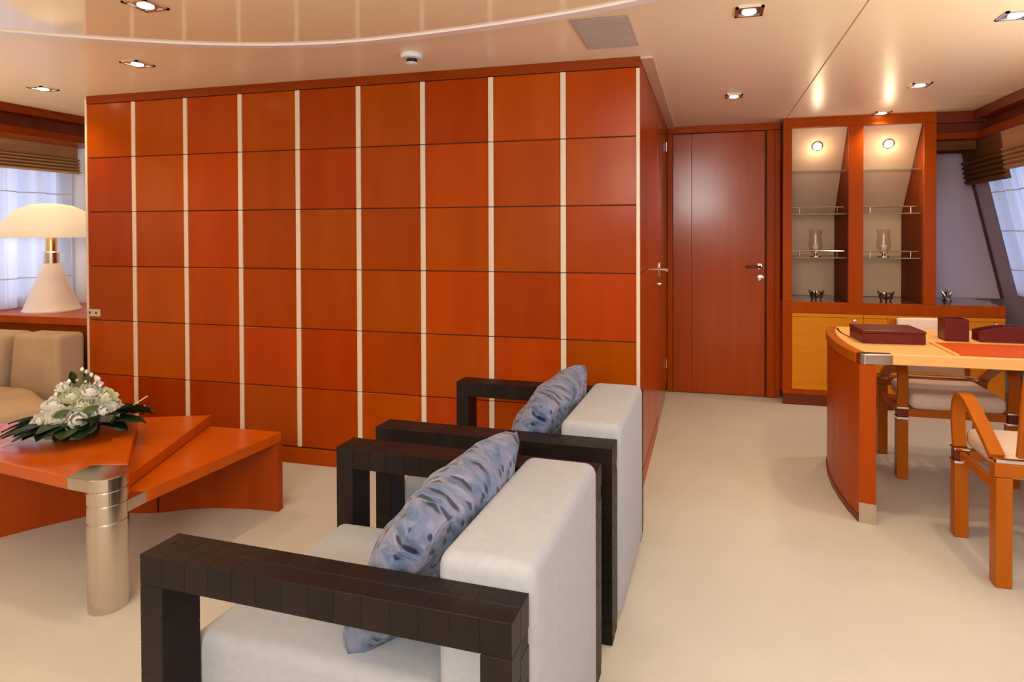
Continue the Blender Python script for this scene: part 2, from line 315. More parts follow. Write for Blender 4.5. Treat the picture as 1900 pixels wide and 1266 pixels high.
# block: corridor side (x = 0) and hidden left side
YD = 2.0
ws = struct('wall_corridor', B(-0.06, -0.012, 0.06, YD, 0.0, H), 'joint', 'glossy cherry wall running down the corridor to the door', 'wall')
for y0, y1 in ((0.014, 0.42), (0.424, 1.03)):
    for z0, z1 in ((0.0934, 1.083), (1.087, 1.752), (1.756, 2.116)) if y0 < 0.1 else ((0.0934, 2.116),):
        obj('panel', B(-0.012, 0.0, y0, y1, z0, z1, bev=0.002, seg=1), 'panel', ws)
obj('panel', B(-0.012, 0.0, 1.79, YD-0.002, 0.0934, 2.116, bev=0.002, seg=1), 'panel', ws)
struct('baseboard_corridor', B(-0.012, 0.002, 0.0, 1.03, 0.0, 0.09, bev=0.002), 'cherry', 'cherry skirting along the corridor side of the panelled block', 'baseboard')
d2 = struct('door_2', B(-0.012, 0.0, 1.036, 1.784, 0.006, 2.05, bev=0.003), 'door', 'flush cherry side door in the corridor wall with lever handle', 'door')
bm = bmesh.new(); tube(bm, [(0.0, 1.20, 1.032), (0.052, 1.20, 1.032)], 0.009, 10); tube(bm, [(0.052, 1.205, 1.032), (0.055, 1.15, 1.036), (0.055, 1.09, 1.034)], 0.009, 10); box(bm, 0, 0.006, 1.178, 1.222, 0.985, 1.08, bev=0.002); obj('door_handle', bm, 'chrome', d2, smooth=True)
bm = bmesh.new(); tube(bm, [(0.0, 1.20, 0.935), (0.012, 1.20, 0.935)], 0.014, 14); obj('lock', bm, 'chrome', d2, smooth=True)
for z in (0.24, 1.90):
    bm = bmesh.new(); tube(bm, [(0.006, 1.787, z), (0.006, 1.787, z+0.07)], 0.007, 8); obj('hinge', bm, 'chrome', d2, smooth=True)
struct('trim_2', B(-0.012, 0.0, 1.036, 1.784, 2.056, 2.116, bev=0.002), 'cherry', 'cherry header strip above the corridor side door', 'trim')
struct('trim_3', B(0.001, 0.062, 0.0, YD, H-0.012, H-0.0005, bev=0.002), 'band', 'beige ceiling edging strip beside the corridor wall', 'trim')
struct('wall_block_left', B(XE+0.002, XE+0.02, 0.06, 2.6, 0, H), 'cherry', 'hidden left end of the panelled block', 'wall')

# end wall of the corridor with the main door (y = YD)
struct('wall_back', B(-0.05, 0.86, YD+0.03, YD+0.08, 0, H), 'cherry', 'cherry end wall of the corridor round the door', 'wall')
struct('trim_4', B(0.002, 0.042, YD-0.004, YD+0.03, 0, 2.066, bev=0.003), 'cherry', 'left cherry jamb of the corridor end door', 'trim')
struct('trim_5', B(0.757, 0.815, YD-0.012, YD+0.03, 0, 2.066, bev=0.003), 'cherry', 'right cherry jamb of the corridor end door', 'trim')
struct('trim_6', B(0.002, 0.857, YD-0.006, YD+0.03, 2.068, H, bev=0.003), 'cherry', 'cherry head board above the corridor end door', 'trim')
struct('trim_8', B(0.817, 0.857, YD-0.004, YD+0.03, 0, 2.066, bev=0.003), 'cherry', 'narrow cherry filler between door jamb and glass cabinet', 'trim')
d1 = struct('door_1', B(0.045, 0.754, YD+0.008, YD+0.03, 0.004, 2.062), 'joint', 'tall cherry door with dark lever handle at the corridor end', 'door')
obj('door_panel', B(0.046, 0.190, YD, YD+0.010, 0.006, 2.060, bev=0.0015, seg=1), 'door', d1)
obj('door_panel', B(0.192, 0.742, YD, YD+0.010, 0.006, 2.060, bev=0.0015, seg=1), 'door', d1)
bm = bmesh.new(); tube(bm, [(0.705, YD, 1.015), (0.705, YD-0.045, 1.015), (0.69, YD-0.050, 1.015)], 0.010, 10); lathe(bm, [(0.024, 0), (0.024, 0.006), (0.018, 0.009)], 20, m=Matrix.Translation((0.705, YD, 1.015)) @ Matrix.Rotation(R(90), 4, 'X')); obj('handle_rose', bm, 'chrome', d1, smooth=True)
obj('door_handle', B(0.600, 0.690, YD-0.058, YD-0.042, 1.003, 1.027, bev=0.004), 'red_leather', d1, label='dark lever grip')
bm = bmesh.new(); lathe(bm, [(0.024, 0), (0.024, 0.007), (0.012, 0.010)], 20, m=Matrix.Translation((0.712, YD, 0.926)) @ Matrix.Rotation(R(90), 4, 'X')); obj('lock', bm, 'chrome', d1, smooth=True)

# ------------------------------------------------------------------ display cabinet and counter along the sloped windscreen (y = YC)
YC, YN = 1.841, 2.345
XR0 = 2.25                       # right hull wall: x = XR0 + (1.885-z)*0.228
def xh(z): return XR0+(1.885-z)*0.228
cab = thing('display_cabinet', 'cherry framed display cabinet with two lit glass shelved niches', 'cabinet', (1.36, YC, 0.765))
def L(*a, **k):    # world box to cabinet-local
    x0, x1, y0, y1, z0, z1 = a
    return B(x0-1.36, x1-1.36, y0-YC, y1-YC, z0-0.765, z1-0.765, **k)
for nm, x0, x1 in (('stile', 0.858, 0.921), ('stile', 1.306, 1.404), ('stile', 1.794, 1.873)):
    obj(nm, L(x0, x1, YC, YC+0.03, 0.767, 2.05, bev=0.003), 'cherry', cab)
obj('top_rail', L(0.858, 1.873, YC, YC+0.03, 2.0505, H, bev=0.003), 'cherry', cab)
for x0, x1 in ((0.862, 0.921), (1.306, 1.404), (1.794, 1.868)):
    bm = bmesh.new()   # side partitions, cut by the windscreen slope
    prism(bm, [(0.031, 0.002), (YN-YC, 0.002), (YN-YC, 0.66), (0.031, 1.27)], x0-1.36, x1-1.36, m=Matrix(((0, 0, 1, 0), (1, 0, 0, 0), (0, 1, 0, 0), (0, 0, 0, 1))))
    obj('side_panel', bm, 'niche_side', cab)
for x0, x1 in ((0.922, 1.305), (1.405, 1.793)):
    bm = bmesh.new()
    prism(bm, [(YN-YC, 0.002), (YN-YC+0.02, 0.002), (YN-YC+0.02, 0.67), (0.05, 1.300), (0.035, 1.283), (YN-YC, 0.655)], x0-1.36, x1-1.36, m=Matrix(((0, 0, 1, 0), (1, 0, 0, 0), (0, 1, 0, 0), (0, 0, 0, 1))))
    obj('back_panel', bm, 'niche', cab)
    xm = (x0+x1)/2-1.36
    # puck spotlight set in the sloping part
    sl = math.atan2(0.628, -(YN-YC-0.035)); yy = 0.125; zz = 1.283-(yy-0.035)*0.628/(YN-YC-0.035)
    mm = Matrix.Translation((xm, yy-0.004, zz-0.004)) @ Matrix.Rotation(R(90)+math.atan2(YN-YC-0.035, 0.628)-R(90)+R(53)*0, 4, 'X')
    nrm = Vector((0, -0.628, -(YN-YC-0.035))).normalized()
    mm = Matrix.Translation(Vector((xm, yy, zz))) @ nrm.to_track_quat('Z', 'Y').to_matrix().to_4x4()
    bm = bmesh.new(); lathe(bm, [(0.040, 0.0005), (0.040, 0.006), (0.031, 0.008)], 24, m=mm); sp = obj('spotlight', bm, 'chrome', cab, smooth=True)
    bm = bmesh.new(); lathe(bm, [(0.030, 0.0082), (0.026, 0.012)], 24, m=mm); obj('lens', bm, 'puck', sp, smooth=True)
    lamp('niche_glow', 'POINT', (xm+1.36, YC+yy-0.05, 0.765+zz-0.07), 0.75, (1.0, 0.74, 0.42), shadow_soft_size=0.02)
    for z, yb in ((1.735, 2.085), (1.418, YN-0.005), (1.094, YN-0.005)):
        sh = obj('glass_shelf', L(x0+0.001, x1-0.001, YC+0.06, yb-0.004, z-0.008, z, bev=0.001, seg=1), 'shelf_glass', cab)
        obj('shelf_edge', L(x0+0.001, x1-0.001, YC+0.0565, YC+0.0595, z-0.008, z), 'shelf_edge', sh, label='dark greenish front edge of the glass')
        if z < 1.7:
            bm = bmesh.new(); tube(bm, [(x0+0.002-1.36, 0.075, z+0.046-0.765), (x1-0.002-1.36, 0.075, z+0.046-0.765)], 0.0055, 8)
            for xx in (x0+0.06, x1-0.06): tube(bm, [(xx-1.36, 0.075, z+0.0005-0.765), (xx-1.36, 0.075, z+0.046-0.765)], 0.004, 8)
            obj('rail', bm, 'chrome', sh, smooth=True)

ctr = struct('trim_7', B(0.858, 2.30, YC+0.022, YN+0.035, 0.735, 0.765, bev=0.002), 'counter', 'dark polished stone counter below the glass niches', 'counter')
ctr['kind'] = 'structure'
base = thing('base_cabinet', 'low cherry cabinet with yellow maple doors under the dark counter', 'cabinet', (1.36, YC, 0))
def L2(*a, **k):
    x0, x1, y0, y1, z0, z1 = a
    return B(x0-1.36, x1-1.36, y0-YC, y1-YC, z0, z1, **k)
obj('carcass', L2(0.858, 2.30, YC+0.02, YN+0.03, 0.08, 0.734), 'cherry', base)
obj('plinth', L2(0.858, 2.30, YC+0.008, YC+0.02, 0.0, 0.08, bev=0.002), 'dark_wood', base)
obj('top_rail', L2(0.858, 2.30, YC, YC+0.0215, 0.684, 0.766, bev=0.002), 'cherry', base)
obj('bottom_rail', L2(0.858, 2.30, YC, YC+0.02, 0.081, 0.116, bev=0.002), 'cherry', base)
xs = [0.858, 0.922, 1.40, 1.43, 1.91, 1.94, 2.30]
obj('stile', L2(0.858, 0.921, YC, YC+0.02, 0.117, 0.683, bev=0.002), 'cherry', base)
for x0, x1 in ((0.923, 1.405), (1.408, 1.89), (1.893, 2.30)):
    dr = obj('door', L2(x0, x1, YC+0.004, YC+0.02, 0.118, 0.655, bev=0.002), 'maple', base)
    obj('door_rail', L2(x0, x1, YC+0.001, YC+0.019, 0.657, 0.682, bev=0.002), 'maple', dr)
    bm = bmesh.new(); lathe(bm, [(0.006, 0), (0.006, 0.012), (0.014, 0.014), (0.014, 0.024), (0.010, 0.027)], 16, m=Matrix.Translation((x1-0.06-1.36, 0.004, 0.635)) @ Matrix.Rotation(R(90), 4, 'X')); obj('knob', bm, 'chrome', dr, smooth=True)

# open bay to the right: lilac back panel, sloping hull wall with batten
struct('wall_windscreen', B(1.874, 2.62, YN+0.04, YN+0.07, 0.766, 1.885), 'lilac', 'pale lilac frosted panel behind the open end of the counter', 'wall')
struct('trim_9', B(1.874, 2.62, YN-0.02, YN+0.07, 1.886, H), 'dark_wood', 'dark soffit above the pale lilac panel', 'trim')
struct('wall_fore', B(-4.9, 3.2, 2.6, 2.66, 0, H), 'wall', 'hidden forward bulkhead', 'wall')
def hull(bm, y0, y1, z0, z1, d0, d1):
    t = bmesh.new(); vs = []
    for y in (y0, y1):
        for z in (z0, z1):
            for d in (d0, d1): vs.append(t.verts.new((xh(z)+d, y, z)))
    bmesh.ops.convex_hull(t, input=t.verts); merge(bm, t)
bm = bmesh.new()
WY0, WY1, WZ0, WZ1 = -2.8, 2.06, 0.84, 1.90
hull(bm, YR, 2.6, 0.0, WZ0, 0, 0.06); hull(bm, YR, 2.6, WZ1, H, 0, 0.06); hull(bm, WY1, 2.6, WZ0, WZ1, 0, 0.06); hull(bm, YR, WY0, WZ0, WZ1, 0, 0.06)
wr = struct('wall_right', bm, 'lilac', 'sloping pale hull wall on the right side around the window', 'wall')
bm = bmesh.new(); hull(bm, YN+0.012, YN+0.036, 0.768, 1.885, -0.014, -0.001); struct('trim_10', bm, 'batten', 'thin dark sloping batten in the corner of the lilac panel', 'trim')
w2 = bpy.data.objects.new('window_2', None); COL.objects.link(w2); w2['kind'] = 'structure'; w2['label'] = 'sloping side window on the right behind sheer curtains'; w2['category'] = 'window'
bm = bmesh.new(); hull(bm, WY0, WY1, WZ0, WZ1, 0.035, 0.041); obj('pane', bm, 'pane', w2)
bm = bmesh.new(); hull(bm, WY0, WY0+0.04, WZ0, WZ1, 0.0, 0.06); hull(bm, WY1-0.04, WY1, WZ0, WZ1, 0.0, 0.06); hull(bm, WY0, WY1, WZ0, WZ0+0.03, 0, 0.06); hull(bm, WY0, WY1, WZ1-0.03, WZ1, 0, 0.06); hull(bm, -0.40, -0.34, WZ0, WZ1, 0, 0.06); obj('window_frame', bm, 'wall', w2)

# left window wall (x = XL) with return wall
LY0, LY1, LZ0, LZ1 = -0.50, 0.66, 0.80, 1.90
bm = bmesh.new(); box(bm, XL-0.06, XL, YR, 0.75, 0, LZ0); box(bm, XL-0.06, XL, YR, 0.75, LZ1, H); box(bm, XL-0.06, XL, YR, LY0, LZ0, LZ1); box(bm, XL-0.06, XL, LY1, 0.75, LZ0, LZ1)
struct('wall_left', bm, 'wall', 'cream window wall on the left side of the saloon', 'wall')
struct('wall_return', B(XL, XE+0.002, 0.70, 0.75, 0, H), 'wall', 'narrow white wall beside the left window behind the lamp', 'wall')
w1 = bpy.data.objects.new('window_1', None); COL.objects.link(w1); w1['kind'] = 'structure'; w1['label'] = 'left side window behind pale sheer curtains'; w1['category'] = 'window'
obj('pane', B(XL-0.04, XL-0.034, LY0, LY1, LZ0, LZ1), 'pane', w1)
bm = bmesh.new(); box(bm, XL-0.06, XL, LY0, LY0+0.05, LZ0, LZ1); box(bm, XL-0.06, XL, LY1-0.04, LY1, LZ0, LZ1); box(bm, XL-0.06, XL, LY0, LY1, LZ0, LZ0+0.03); box(bm, XL-0.06, XL, LY0, LY1, LZ1-0.03, LZ1); obj('window_frame', bm, 'wall', w1)
# aft wall behind the camera with its wide window
bm = bmesh.new(); box(bm, XL, 2.9, YR, YR+0.05, 0, 1.54); box(bm, XL, 2.9, YR, YR+0.05, 2.06, H); box(bm, XL, -1.0, YR, YR+0.05, 1.54, 2.06); box(bm, 0.8, 2.9, YR, YR+0.05, 1.54, 2.06)
struct('wall_aft', bm, 'wall', 'cream wall behind the viewer with a wide window', 'wall')

# pelmets
def pelmet_left():
    t = thing('window_pelmet', 'dark cherry pelmet above the left window with a shadowed groove', 'pelmet', (XL, -1.3, 1.93))
    y0, y1 = -2.0, 1.997
    obj('fascia', B(0.05, 0.42, y0, y1, 0.142, H-1.93-0.001, bev=0.003), 'fascia', t)
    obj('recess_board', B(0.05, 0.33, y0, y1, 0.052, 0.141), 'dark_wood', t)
    obj('lip', B(0.05, 0.40, y0, y1, 0.0, 0.051, bev=0.003), 'fascia', t)
pelmet_left()
def pelmet_right():
    t = thing('window_pelmet', 'dark cherry pelmet above the right side window', 'pelmet', (2.22, -0.4, 1.93))
    y0, y1 = -2.4, YC+0.018+0.4
    obj('fascia', B(-0.115, -0.01, y0, y1, 0.13, H-1.93-0.001, bev=0.003), 'dark_wood', t)
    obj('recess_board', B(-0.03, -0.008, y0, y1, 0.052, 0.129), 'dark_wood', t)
    obj('lip', B(-0.082, -0.006, y0, y1, 0.0, 0.051, bev=0.003), 'fascia', t)
pelmet_right()
pb = thing('window_pelmet', 'short dark cherry pelmet across the open bay beside the glass niches', 'pelmet', (2.0, YC+0.02, 1.93))
obj('fascia', B(-0.125, 0.188, 0.0, 0.06, 0.115, H-1.93-0.001, bev=0.003), 'dark_wood', pb)
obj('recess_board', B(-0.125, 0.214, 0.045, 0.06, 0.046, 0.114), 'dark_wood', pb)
obj('lip', B(-0.125, 0.205, 0.0, 0.06, 0.0, 0.045, bev=0.003), 'fascia', pb)

# blinds and sheer curtains
def roman(name, label, pts, top, drop, folds, thick=0.03, slope=0.0, mat_='blind'):
    """folded roman blind: outline swept horizontally; pts = (y0,y1), grows to -x for right side (sgn) """
    (ya, yb, x, sg) = pts
    bm = bmesh.new(); prof = []
    flat = drop*0.42
    n = folds*6
    for i in range(n+1):
        f = i/n; z = top-flat-(drop-flat)*f
        prof.append((abs(math.sin(f*folds*PI))*0.024+0.006+0.012*f, z))
    prof = [(0.004, top), (0.006, top-flat*0.5)]+prof
    t = bmesh.new(); A = []; Bk = []
    for d, z in prof:
        sh = (top-z)*slope
        A.append((t.verts.new((x+sg*d+sh, ya, z)), t.verts.new((x+sg*d+sh, yb, z)))); Bk.append((t.verts.new((x+sh-sg*0.002, ya, z)), t.verts.new((x+sh-sg*0.002, yb, z))))
    for k in range(len(prof)-1):
        t.faces.new((A[k][0], A[k][1], A[k+1][1], A[k+1][0])); t.faces.new((Bk[k][0], Bk[k+1][0], Bk[k+1][1], Bk[k][1]))
        t.faces.new((A[k][0], A[k+1][0], Bk[k+1][0], Bk[k][0])); t.faces.new((A[k][1], Bk[k][1], Bk[k+1][1], A[k+1][1]))
    t.faces.new((A[0][0], Bk[0][0], Bk[0][1], A[0][1])); t.faces.new((A[-1][0], A[-1][1], Bk[-1][1], Bk[-1][0]))
    bmesh.ops.recalc_face_normals(t, faces=t.faces); merge(bm, t)
    return tag(obj(name, bm, mat_, smooth=True), label, 'blind')
roman('roman_blind', 'golden brown folded roman blind over the left window', (-0.52, 0.655, XL+0.14, 1), 1.929, 0.20, 5)
roman('roman_blind', 'dark brown folded roman blind over the right side window', (1.60, 2.22, xh(1.925)-0.085, -1), 1.929, 0.30, 5, slope=0.228, mat_='blind_dark')
roman('roman_blind', 'golden folded roman blind at the right frame edge', (0.2, 1.575, xh(1.925)-0.085, -1), 1.925, 0.24, 5, slope=0.228)
bm = bmesh.new(); box(bm, 1.876, 2.15, YC+0.085, YC+0.11, 1.862, 1.928, bev=0.006)
tag(obj('roman_blind', bm, 'blind_dark'), 'short olive blind edge under the pelmet beside the niches', 'blind')
def curtain(label, y0, y1, z0, z1, xfun, amp, per, inward):
    bm = bmesh.new(); ny = int((y1-y0)/0.012); nz = 14; g = []
    for i in range(ny+1):
        y = y0+(y1-y0)*i/ny; row = []
        for k in range(nz+1):
            z = z0+(z1-z0)*k/nz
            a = amp*(0.5+0.5*math.sin(2*PI*y/per+0.6*math.sin(y*5)))+0.3*amp*math.sin(2*PI*y/per*2.3)
            row.append(bm.verts.new((xfun(z)+inward*a, y, z)))
        g.append(row)
    for i in range(ny):
        for k in range(nz): bm.faces.new((g[i][k], g[i+1][k], g[i+1][k+1], g[i][k+1]))
    o = tag(obj('sheer_curtain', bm, 'sheer', smooth=True), label, 'curtain')
    for f in (0.2, 0.5, 0.8):      # horizontal hem seams
        z = z0+(z1-z0)*f; pts = []
        for i in range(ny+1):
            y = y0+(y1-y0)*i/ny
            a = amp*(0.5+0.5*math.sin(2*PI*y/per+0.6*math.sin(y*5)))+0.3*amp*math.sin(2*PI*y/per*2.3)
            pts.append((xfun(z)+inward*(a+0.003), y, z))
        b2 = bmesh.new(); sweep(b2, pts[::2], 0.003, 0.006); obj('seam', b2, 'grille', o)
    return o
curtain('pale bluish sheer curtain in the left window behind the lamp', -0.50, 0.655, 0.765, 1.78, lambda z: XL+0.03, 0.06, 0.20, 1)
curtain('bluish sheer curtain on the sloping right window', 0.1, 2.05, 0.83, 1.74, lambda z: xh(z)-0.012, 0.045, 0.19, -1)

# ------------------------------------------------------------------ ceiling fittings
DL = [(-1.661, -1.119, 'square recessed spotlight inside the glossy ceiling oval'),
      (-2.42, -.491, 'square recessed spotlight above the left half of the panelled wall'),
      (-3.41, -.219, 'square recessed spotlight nearest the left window, above the lamp'),
      (.466, -.487, 'square recessed spotlight right of the grey ceiling grille'),
      (.472, .981, 'square recessed spotlight in the corridor ceiling before the door'),
      (1.471, -.191, 'square recessed spotlight above the desk at the right frame edge'),
      (1.491, .95, 'square recessed spotlight over the far chair of the desk'),
      (1.508, 1.78, 'square recessed spotlight right above the glass cabinet')]
def downlight(x, y, label, e=17, z=H):
    t = thing('recessed_spotlight', label, 'spotlight', (x, y, z), 0, 'square ceiling spotlights')
    bm = bmesh.new()
    for a in (0, 1, 2, 3): box(bm, -0.052, 0.052, 0.040, 0.052, -0.006, -0.0005, m=Matrix.Rotation(a*PI/2, 4, 'Z'))
    obj('bezel', bm, 'chrome', t)
    obj('recess', B(-0.040, 0.040, -0.040, 0.040, -0.003, -0.0006), 'black', t)
    bm = bmesh.new(); lathe(bm, [(0.026, -0.0032), (0.026, -0.007), (0.018, -0.010)], 20); obj('bulb', bm, 'lens', t, smooth=True)
    lamp('spot_beam', 'SPOT', (x, y, z-0.02), e, WARM, (0, 0, 0), spot_size=R(125), spot_blend=0.8, shadow_soft_size=0.03)
    return t
for x, y, lb in DL: downlight(x, y, lb, e=(8 if x < -2 else 17), z=H-0.011 if 'oval' in lb else H)
# further fittings of the same rows behind the viewer: only their light reaches the picture
for x, y in ((-0.2, -1.5), (-2.6, -2.0), (0.5, -2.2), (1.5, -1.6), (-1.2, -2.6), (0.5, -3.6), (-2.0, -3.6), (1.6, -3.2)):
    lamp('spot_beam', 'SPOT', (x, y, H-0.02), 5, (1.0, 0.85, 0.66), (0, 0, 0), spot_size=R(125), spot_blend=0.8, shadow_soft_size=0.03)
vt = thing('ceiling_grille', 'flush grey square air grille in the ceiling above the panel corner', 'vent', (-0.102, -0.367, H))
obj('frame', B(-0.118, 0.118, -0.194, 0.194, -0.004, -0.0005, bev=0.001, seg=1), 'grille', vt)
for i in range(14):
    y = -0.175+i*0.027; obj('slat', B(-0.104, 0.104, y-0.010, y+0.010, -0.0065, -0.0042), 'grille', vt)
sd = thing('smoke_detector', 'small white round smoke detector on the ceiling before the panels', 'detector', (-1.033, -.303, H))
bm = bmesh.new(); lathe(bm, [(0.052, -0.0005), (0.052, -0.014), (0.046, -0.022), (0.030, -0.024)], 32); obj('base', bm, 'white_plastic', sd, smooth=True)
bm = bmesh.new()
for i in range(8): box(bm, 0.020, 0.024, -0.006, 0.006, -0.042, -0.0242, m=Matrix.Rotation(i*PI/4, 4, 'Z'))
obj('sensor_cage', bm, 'black', sd)
bm = bmesh.new(); lathe(bm, [(0.027, -0.0425), (0.027, -0.046), (0.018, -0.050)], 24); obj('cap', bm, 'white_plastic', sd, smooth=True)
sw = thing('wall_socket', 'small ivory double switch plate at the left end of the panels', 'switch', (-3.329, -0.0005, 0.798))
obj('plate', B(-0.050, 0.050, -0.007, 0.0, -0.022, 0.022, bev=0.002), 'ivory', sw)
for x in (-0.024, 0.024):
    k = obj('module', B(x-0.019, x+0.019, -0.009, -0.0071, -0.017, 0.017, bev=0.001, seg=1), 'ivory', sw)
    obj('socket_hole', B(x-0.006, x+0.006, -0.0098, -0.0091, -0.006, 0.008), 'black', k)

# ------------------------------------------------------------------ armchairs
def frustum(w, h, t=0.0012, i=0.0011):
    bm = bmesh.new()
    a = [bm.verts.new((sx*w/2, sy*h/2, 0)) for sx, sy in ((-1, -1), (1, -1), (1, 1), (-1, 1))]
    b = [bm.verts.new((sx*(w/2-i), sy*(h/2-i), t)) for sx, sy in ((-1, -1), (1, -1), (1, 1), (-1, 1))]
    bm.faces.new(b)
    for k in range(4): bm.faces.new((a[k], a[(k+1) % 4], b[(k+1) % 4], b[k]))
    return bm
PATCH = {}
def patch(parent, w, h, cen, ax, ay, nrm):
    key = (round(w, 4), round(h, 4))
    if key not in PATCH: PATCH[key] = mesh_of('leather_patch', frustum(w-0.0008, h-0.0008), 'leather')
    o = bpy.data.objects.new('leather_patch', PATCH[key]); COL.objects.link(o); o.parent = parent
    m = Matrix((ax, ay, nrm)).transposed().to_4x4(); m.translation = Vector(cen); o.matrix_local = m
AL, AW, AT, AH, CW = 0.828, 0.093, 0.064, 0.614, 0.742
X_, Y_, Z_ = Vector((1, 0, 0)), Vector((0, 1, 0)), Vector((0, 0, 1))
def armchair(label, loc, rz):
    t = thing('armchair', label, 'armchair', loc, rz, 'white and leather armchairs')
    for si, y0 in enumerate((0.0, CW-AW)):
        y1 = y0+AW; e = 0.0016
        bm = bmesh.new(); box(bm, -AL+e, -e, y0+e, y1-e, AH-AT, AH-e, bev=0.003); arm = obj('armrest', bm, 'leather_core', t)
        legs = []
        for x0, x1 in ((-AL, -AL+0.060), (-0.060, 0.0)):
            bm = bmesh.new(); box(bm, x0+e, x1-e, y0+e, y1-e, 0.0, AH-AT-0.0005, bev=0.002); legs.append((x0, x1, obj('leg', bm, 'leather_core', t)))
        n = 14; pw = AL/n
        for i in range(n):
            xc = -AL+(i+0.5)*pw
            patch(arm, pw, AT, (xc, y0+e, AH-AT/2), X_, Z_, -Y_)
            patch(arm, pw, AT, (xc, y1-e, AH-AT/2), -X_, Z_, Y_)
            for r_ in (0, 1):
                w = pw; xx = xc
                if r_ == 1: xx = xc+pw/2
                if r_ == 1 and i == n-1: w = pw/2; xx = xc-0+pw*0.25
                patch(arm, w, AW/2, (xx, y0+AW*(0.25+0.5*r_), AH-e), X_, Y_, Z_)
                if r_ == 1 and i == 0: patch(arm, pw/2, AW/2, (-AL+pw*0.25, y0+AW*0.75, AH-e), X_, Y_, Z_)
        for r_ in (0, 1):
            patch(arm, AW/2, AT, (-e, y0+AW*(0.25+0.5*r_), AH-AT/2), Y_, Z_, X_)
        for x0, x1, lg in legs:
            m = 9; ph = (AH-AT)/m
            for i in range(m):
                zc = (i+0.5)*ph
                patch(lg, 0.060, ph, ((x0+x1)/2, y0+e, zc), X_, Z_, -Y_)
                if x1 > -0.01:
                    patch(lg, AW/2, ph, (x1-e, y0+AW*0.25, zc), Y_, Z_, X_)
                    if i < m-1: patch(lg, AW/2, ph, (x1-e, y0+AW*0.75, zc+ph*0.5), Y_, Z_, X_)
                else:
                    patch(lg, AW, ph, (x1-e, y0+AW*0.5, zc), Y_, Z_, X_)
    yi0, yi1 = AW+0.003, CW-AW-0.003
    bm = bmesh.new(); box(bm, -AL+0.02, -0.20, yi0, yi1, 0.10, 0.185, bev=0.006); obj('seat_frame', bm, 'leather_core', t)
    bm = bmesh.new(); box(bm, -AL+0.022, -0.200, yi0, yi1, 0.187, 0.390, bev=0.028, seg=4)
    bmesh.ops.subdivide_edges(bm, edges=[e for e in bm.edges if e.calc_length() > 0.2], cuts=6, use_grid_fill=True)
    for v in bm.verts:
        if v.co.z > 0.37:
            u = (v.co.x+0.5)/0.28; w = (v.co.y-CW/2)/0.28; v.co.z += 0.016*max(0, 1-u*u)*max(0, 1-w*w)
    obj('seat_cushion', bm, 'linen', t, smooth=True)
    bm = bmesh.new(); box(bm, -0.196, 0.010, yi0, yi1, 0.022, 0.657, bev=0.030, seg=4)
    obj('backrest', bm, 'linen', t, smooth=True)
    return t
armchair('nearest white armchair, its dark leather patchwork arm across the foreground', (-0.012, -1.909, 0), R(-2.1))
armchair('white armchair farther back, standing beside the panelled wall corner', (0.028, -1.050, 0), R(-1.5))
def pillow(label, loc, rot, w, h, th):
    bm = bmesh.new(); N = 26; g = {}
    for sgn in (1, -1):
        for i in range(N+1):
            for k in range(N+1):
                u = -1+2*i/N; v = -1+2*k/N
                edge = max(0, (1-u*u)*(1-v*v))
                d = th/2*edge**0.36; cq = 1-0.09*(u*v)**2
                pin = 1-0.075*(1-abs(v)**2)*abs(u)**3; pin2 = 1-0.075*(1-abs(u)**2)*abs(v)**3
                wr_ = 0.010*math.sin(9*u+3*v*v+2*sgn)*math.sin(7*v-4*u)*edge**0.3
                if sgn == -1 and (i in (0, N) or k in (0, N)): g[(sgn, i, k)] = g[(1, i, k)]; continue
                g[(sgn, i, k)] = bm.verts.new((sgn*(d+wr_*(d > 0.01)), u*w/2*pin*cq, v*h/2*pin2*cq))
    for sgn in (1, -1):
        for i in range(N):
            for k in range(N):
                q = [g[(sgn, i, k)], g[(sgn, i+1, k)], g[(sgn, i+1, k+1)], g[(sgn, i, k+1)]]
                bm.faces.new(q if sgn == 1 else q[::-1])
    o = obj('pillow', bm, 'pillow', smooth=True, loc=loc, rot=rot)
    return tag(o, label, 'pillow', 'blue patterned pillows')
pillow('blue grey ruched pillow leaning on the back of the nearest armchair', (-0.320, -1.522, 0.552), (R(4.0), R(29), R(-4)), 0.57, 0.405, 0.18)
pillow('blue grey ruched pillow leaning on the back of the farther armchair', (-0.290, -0.662, 0.553), (R(4.0), R(27), R(-3)), 0.57, 0.40, 0.18)

# ------------------------------------------------------------------ coffee table: fan of three stepped leaves round a steel post
TX, TY = -1.69, -1.256
ct = thing('coffee_table', 'cherry coffee table of three stepped leaves fanned round a steel post', 'coffee table', (TX, TY, 0))
def T(pts): return [(x-TX, y-TY) for x, y in pts]
bm = bmesh.new(); lathe(bm, [(0.060, 0.0), (0.060, 0.300)], 40); lathe(bm, [(0.057, 0.300), (0.057, 0.304)], 40); lathe(bm, [(0.060, 0.304), (0.060, 0.361)], 40); lathe(bm, [(0.057, 0.361), (0.057, 0.365)], 40); lathe(bm, [(0.060, 0.365), (0.060, 0.408)], 40); lathe(bm, [(0.057, 0.408), (0.057, 0.4125)], 40)
obj('post', bm, 'steel', ct, smooth=True)
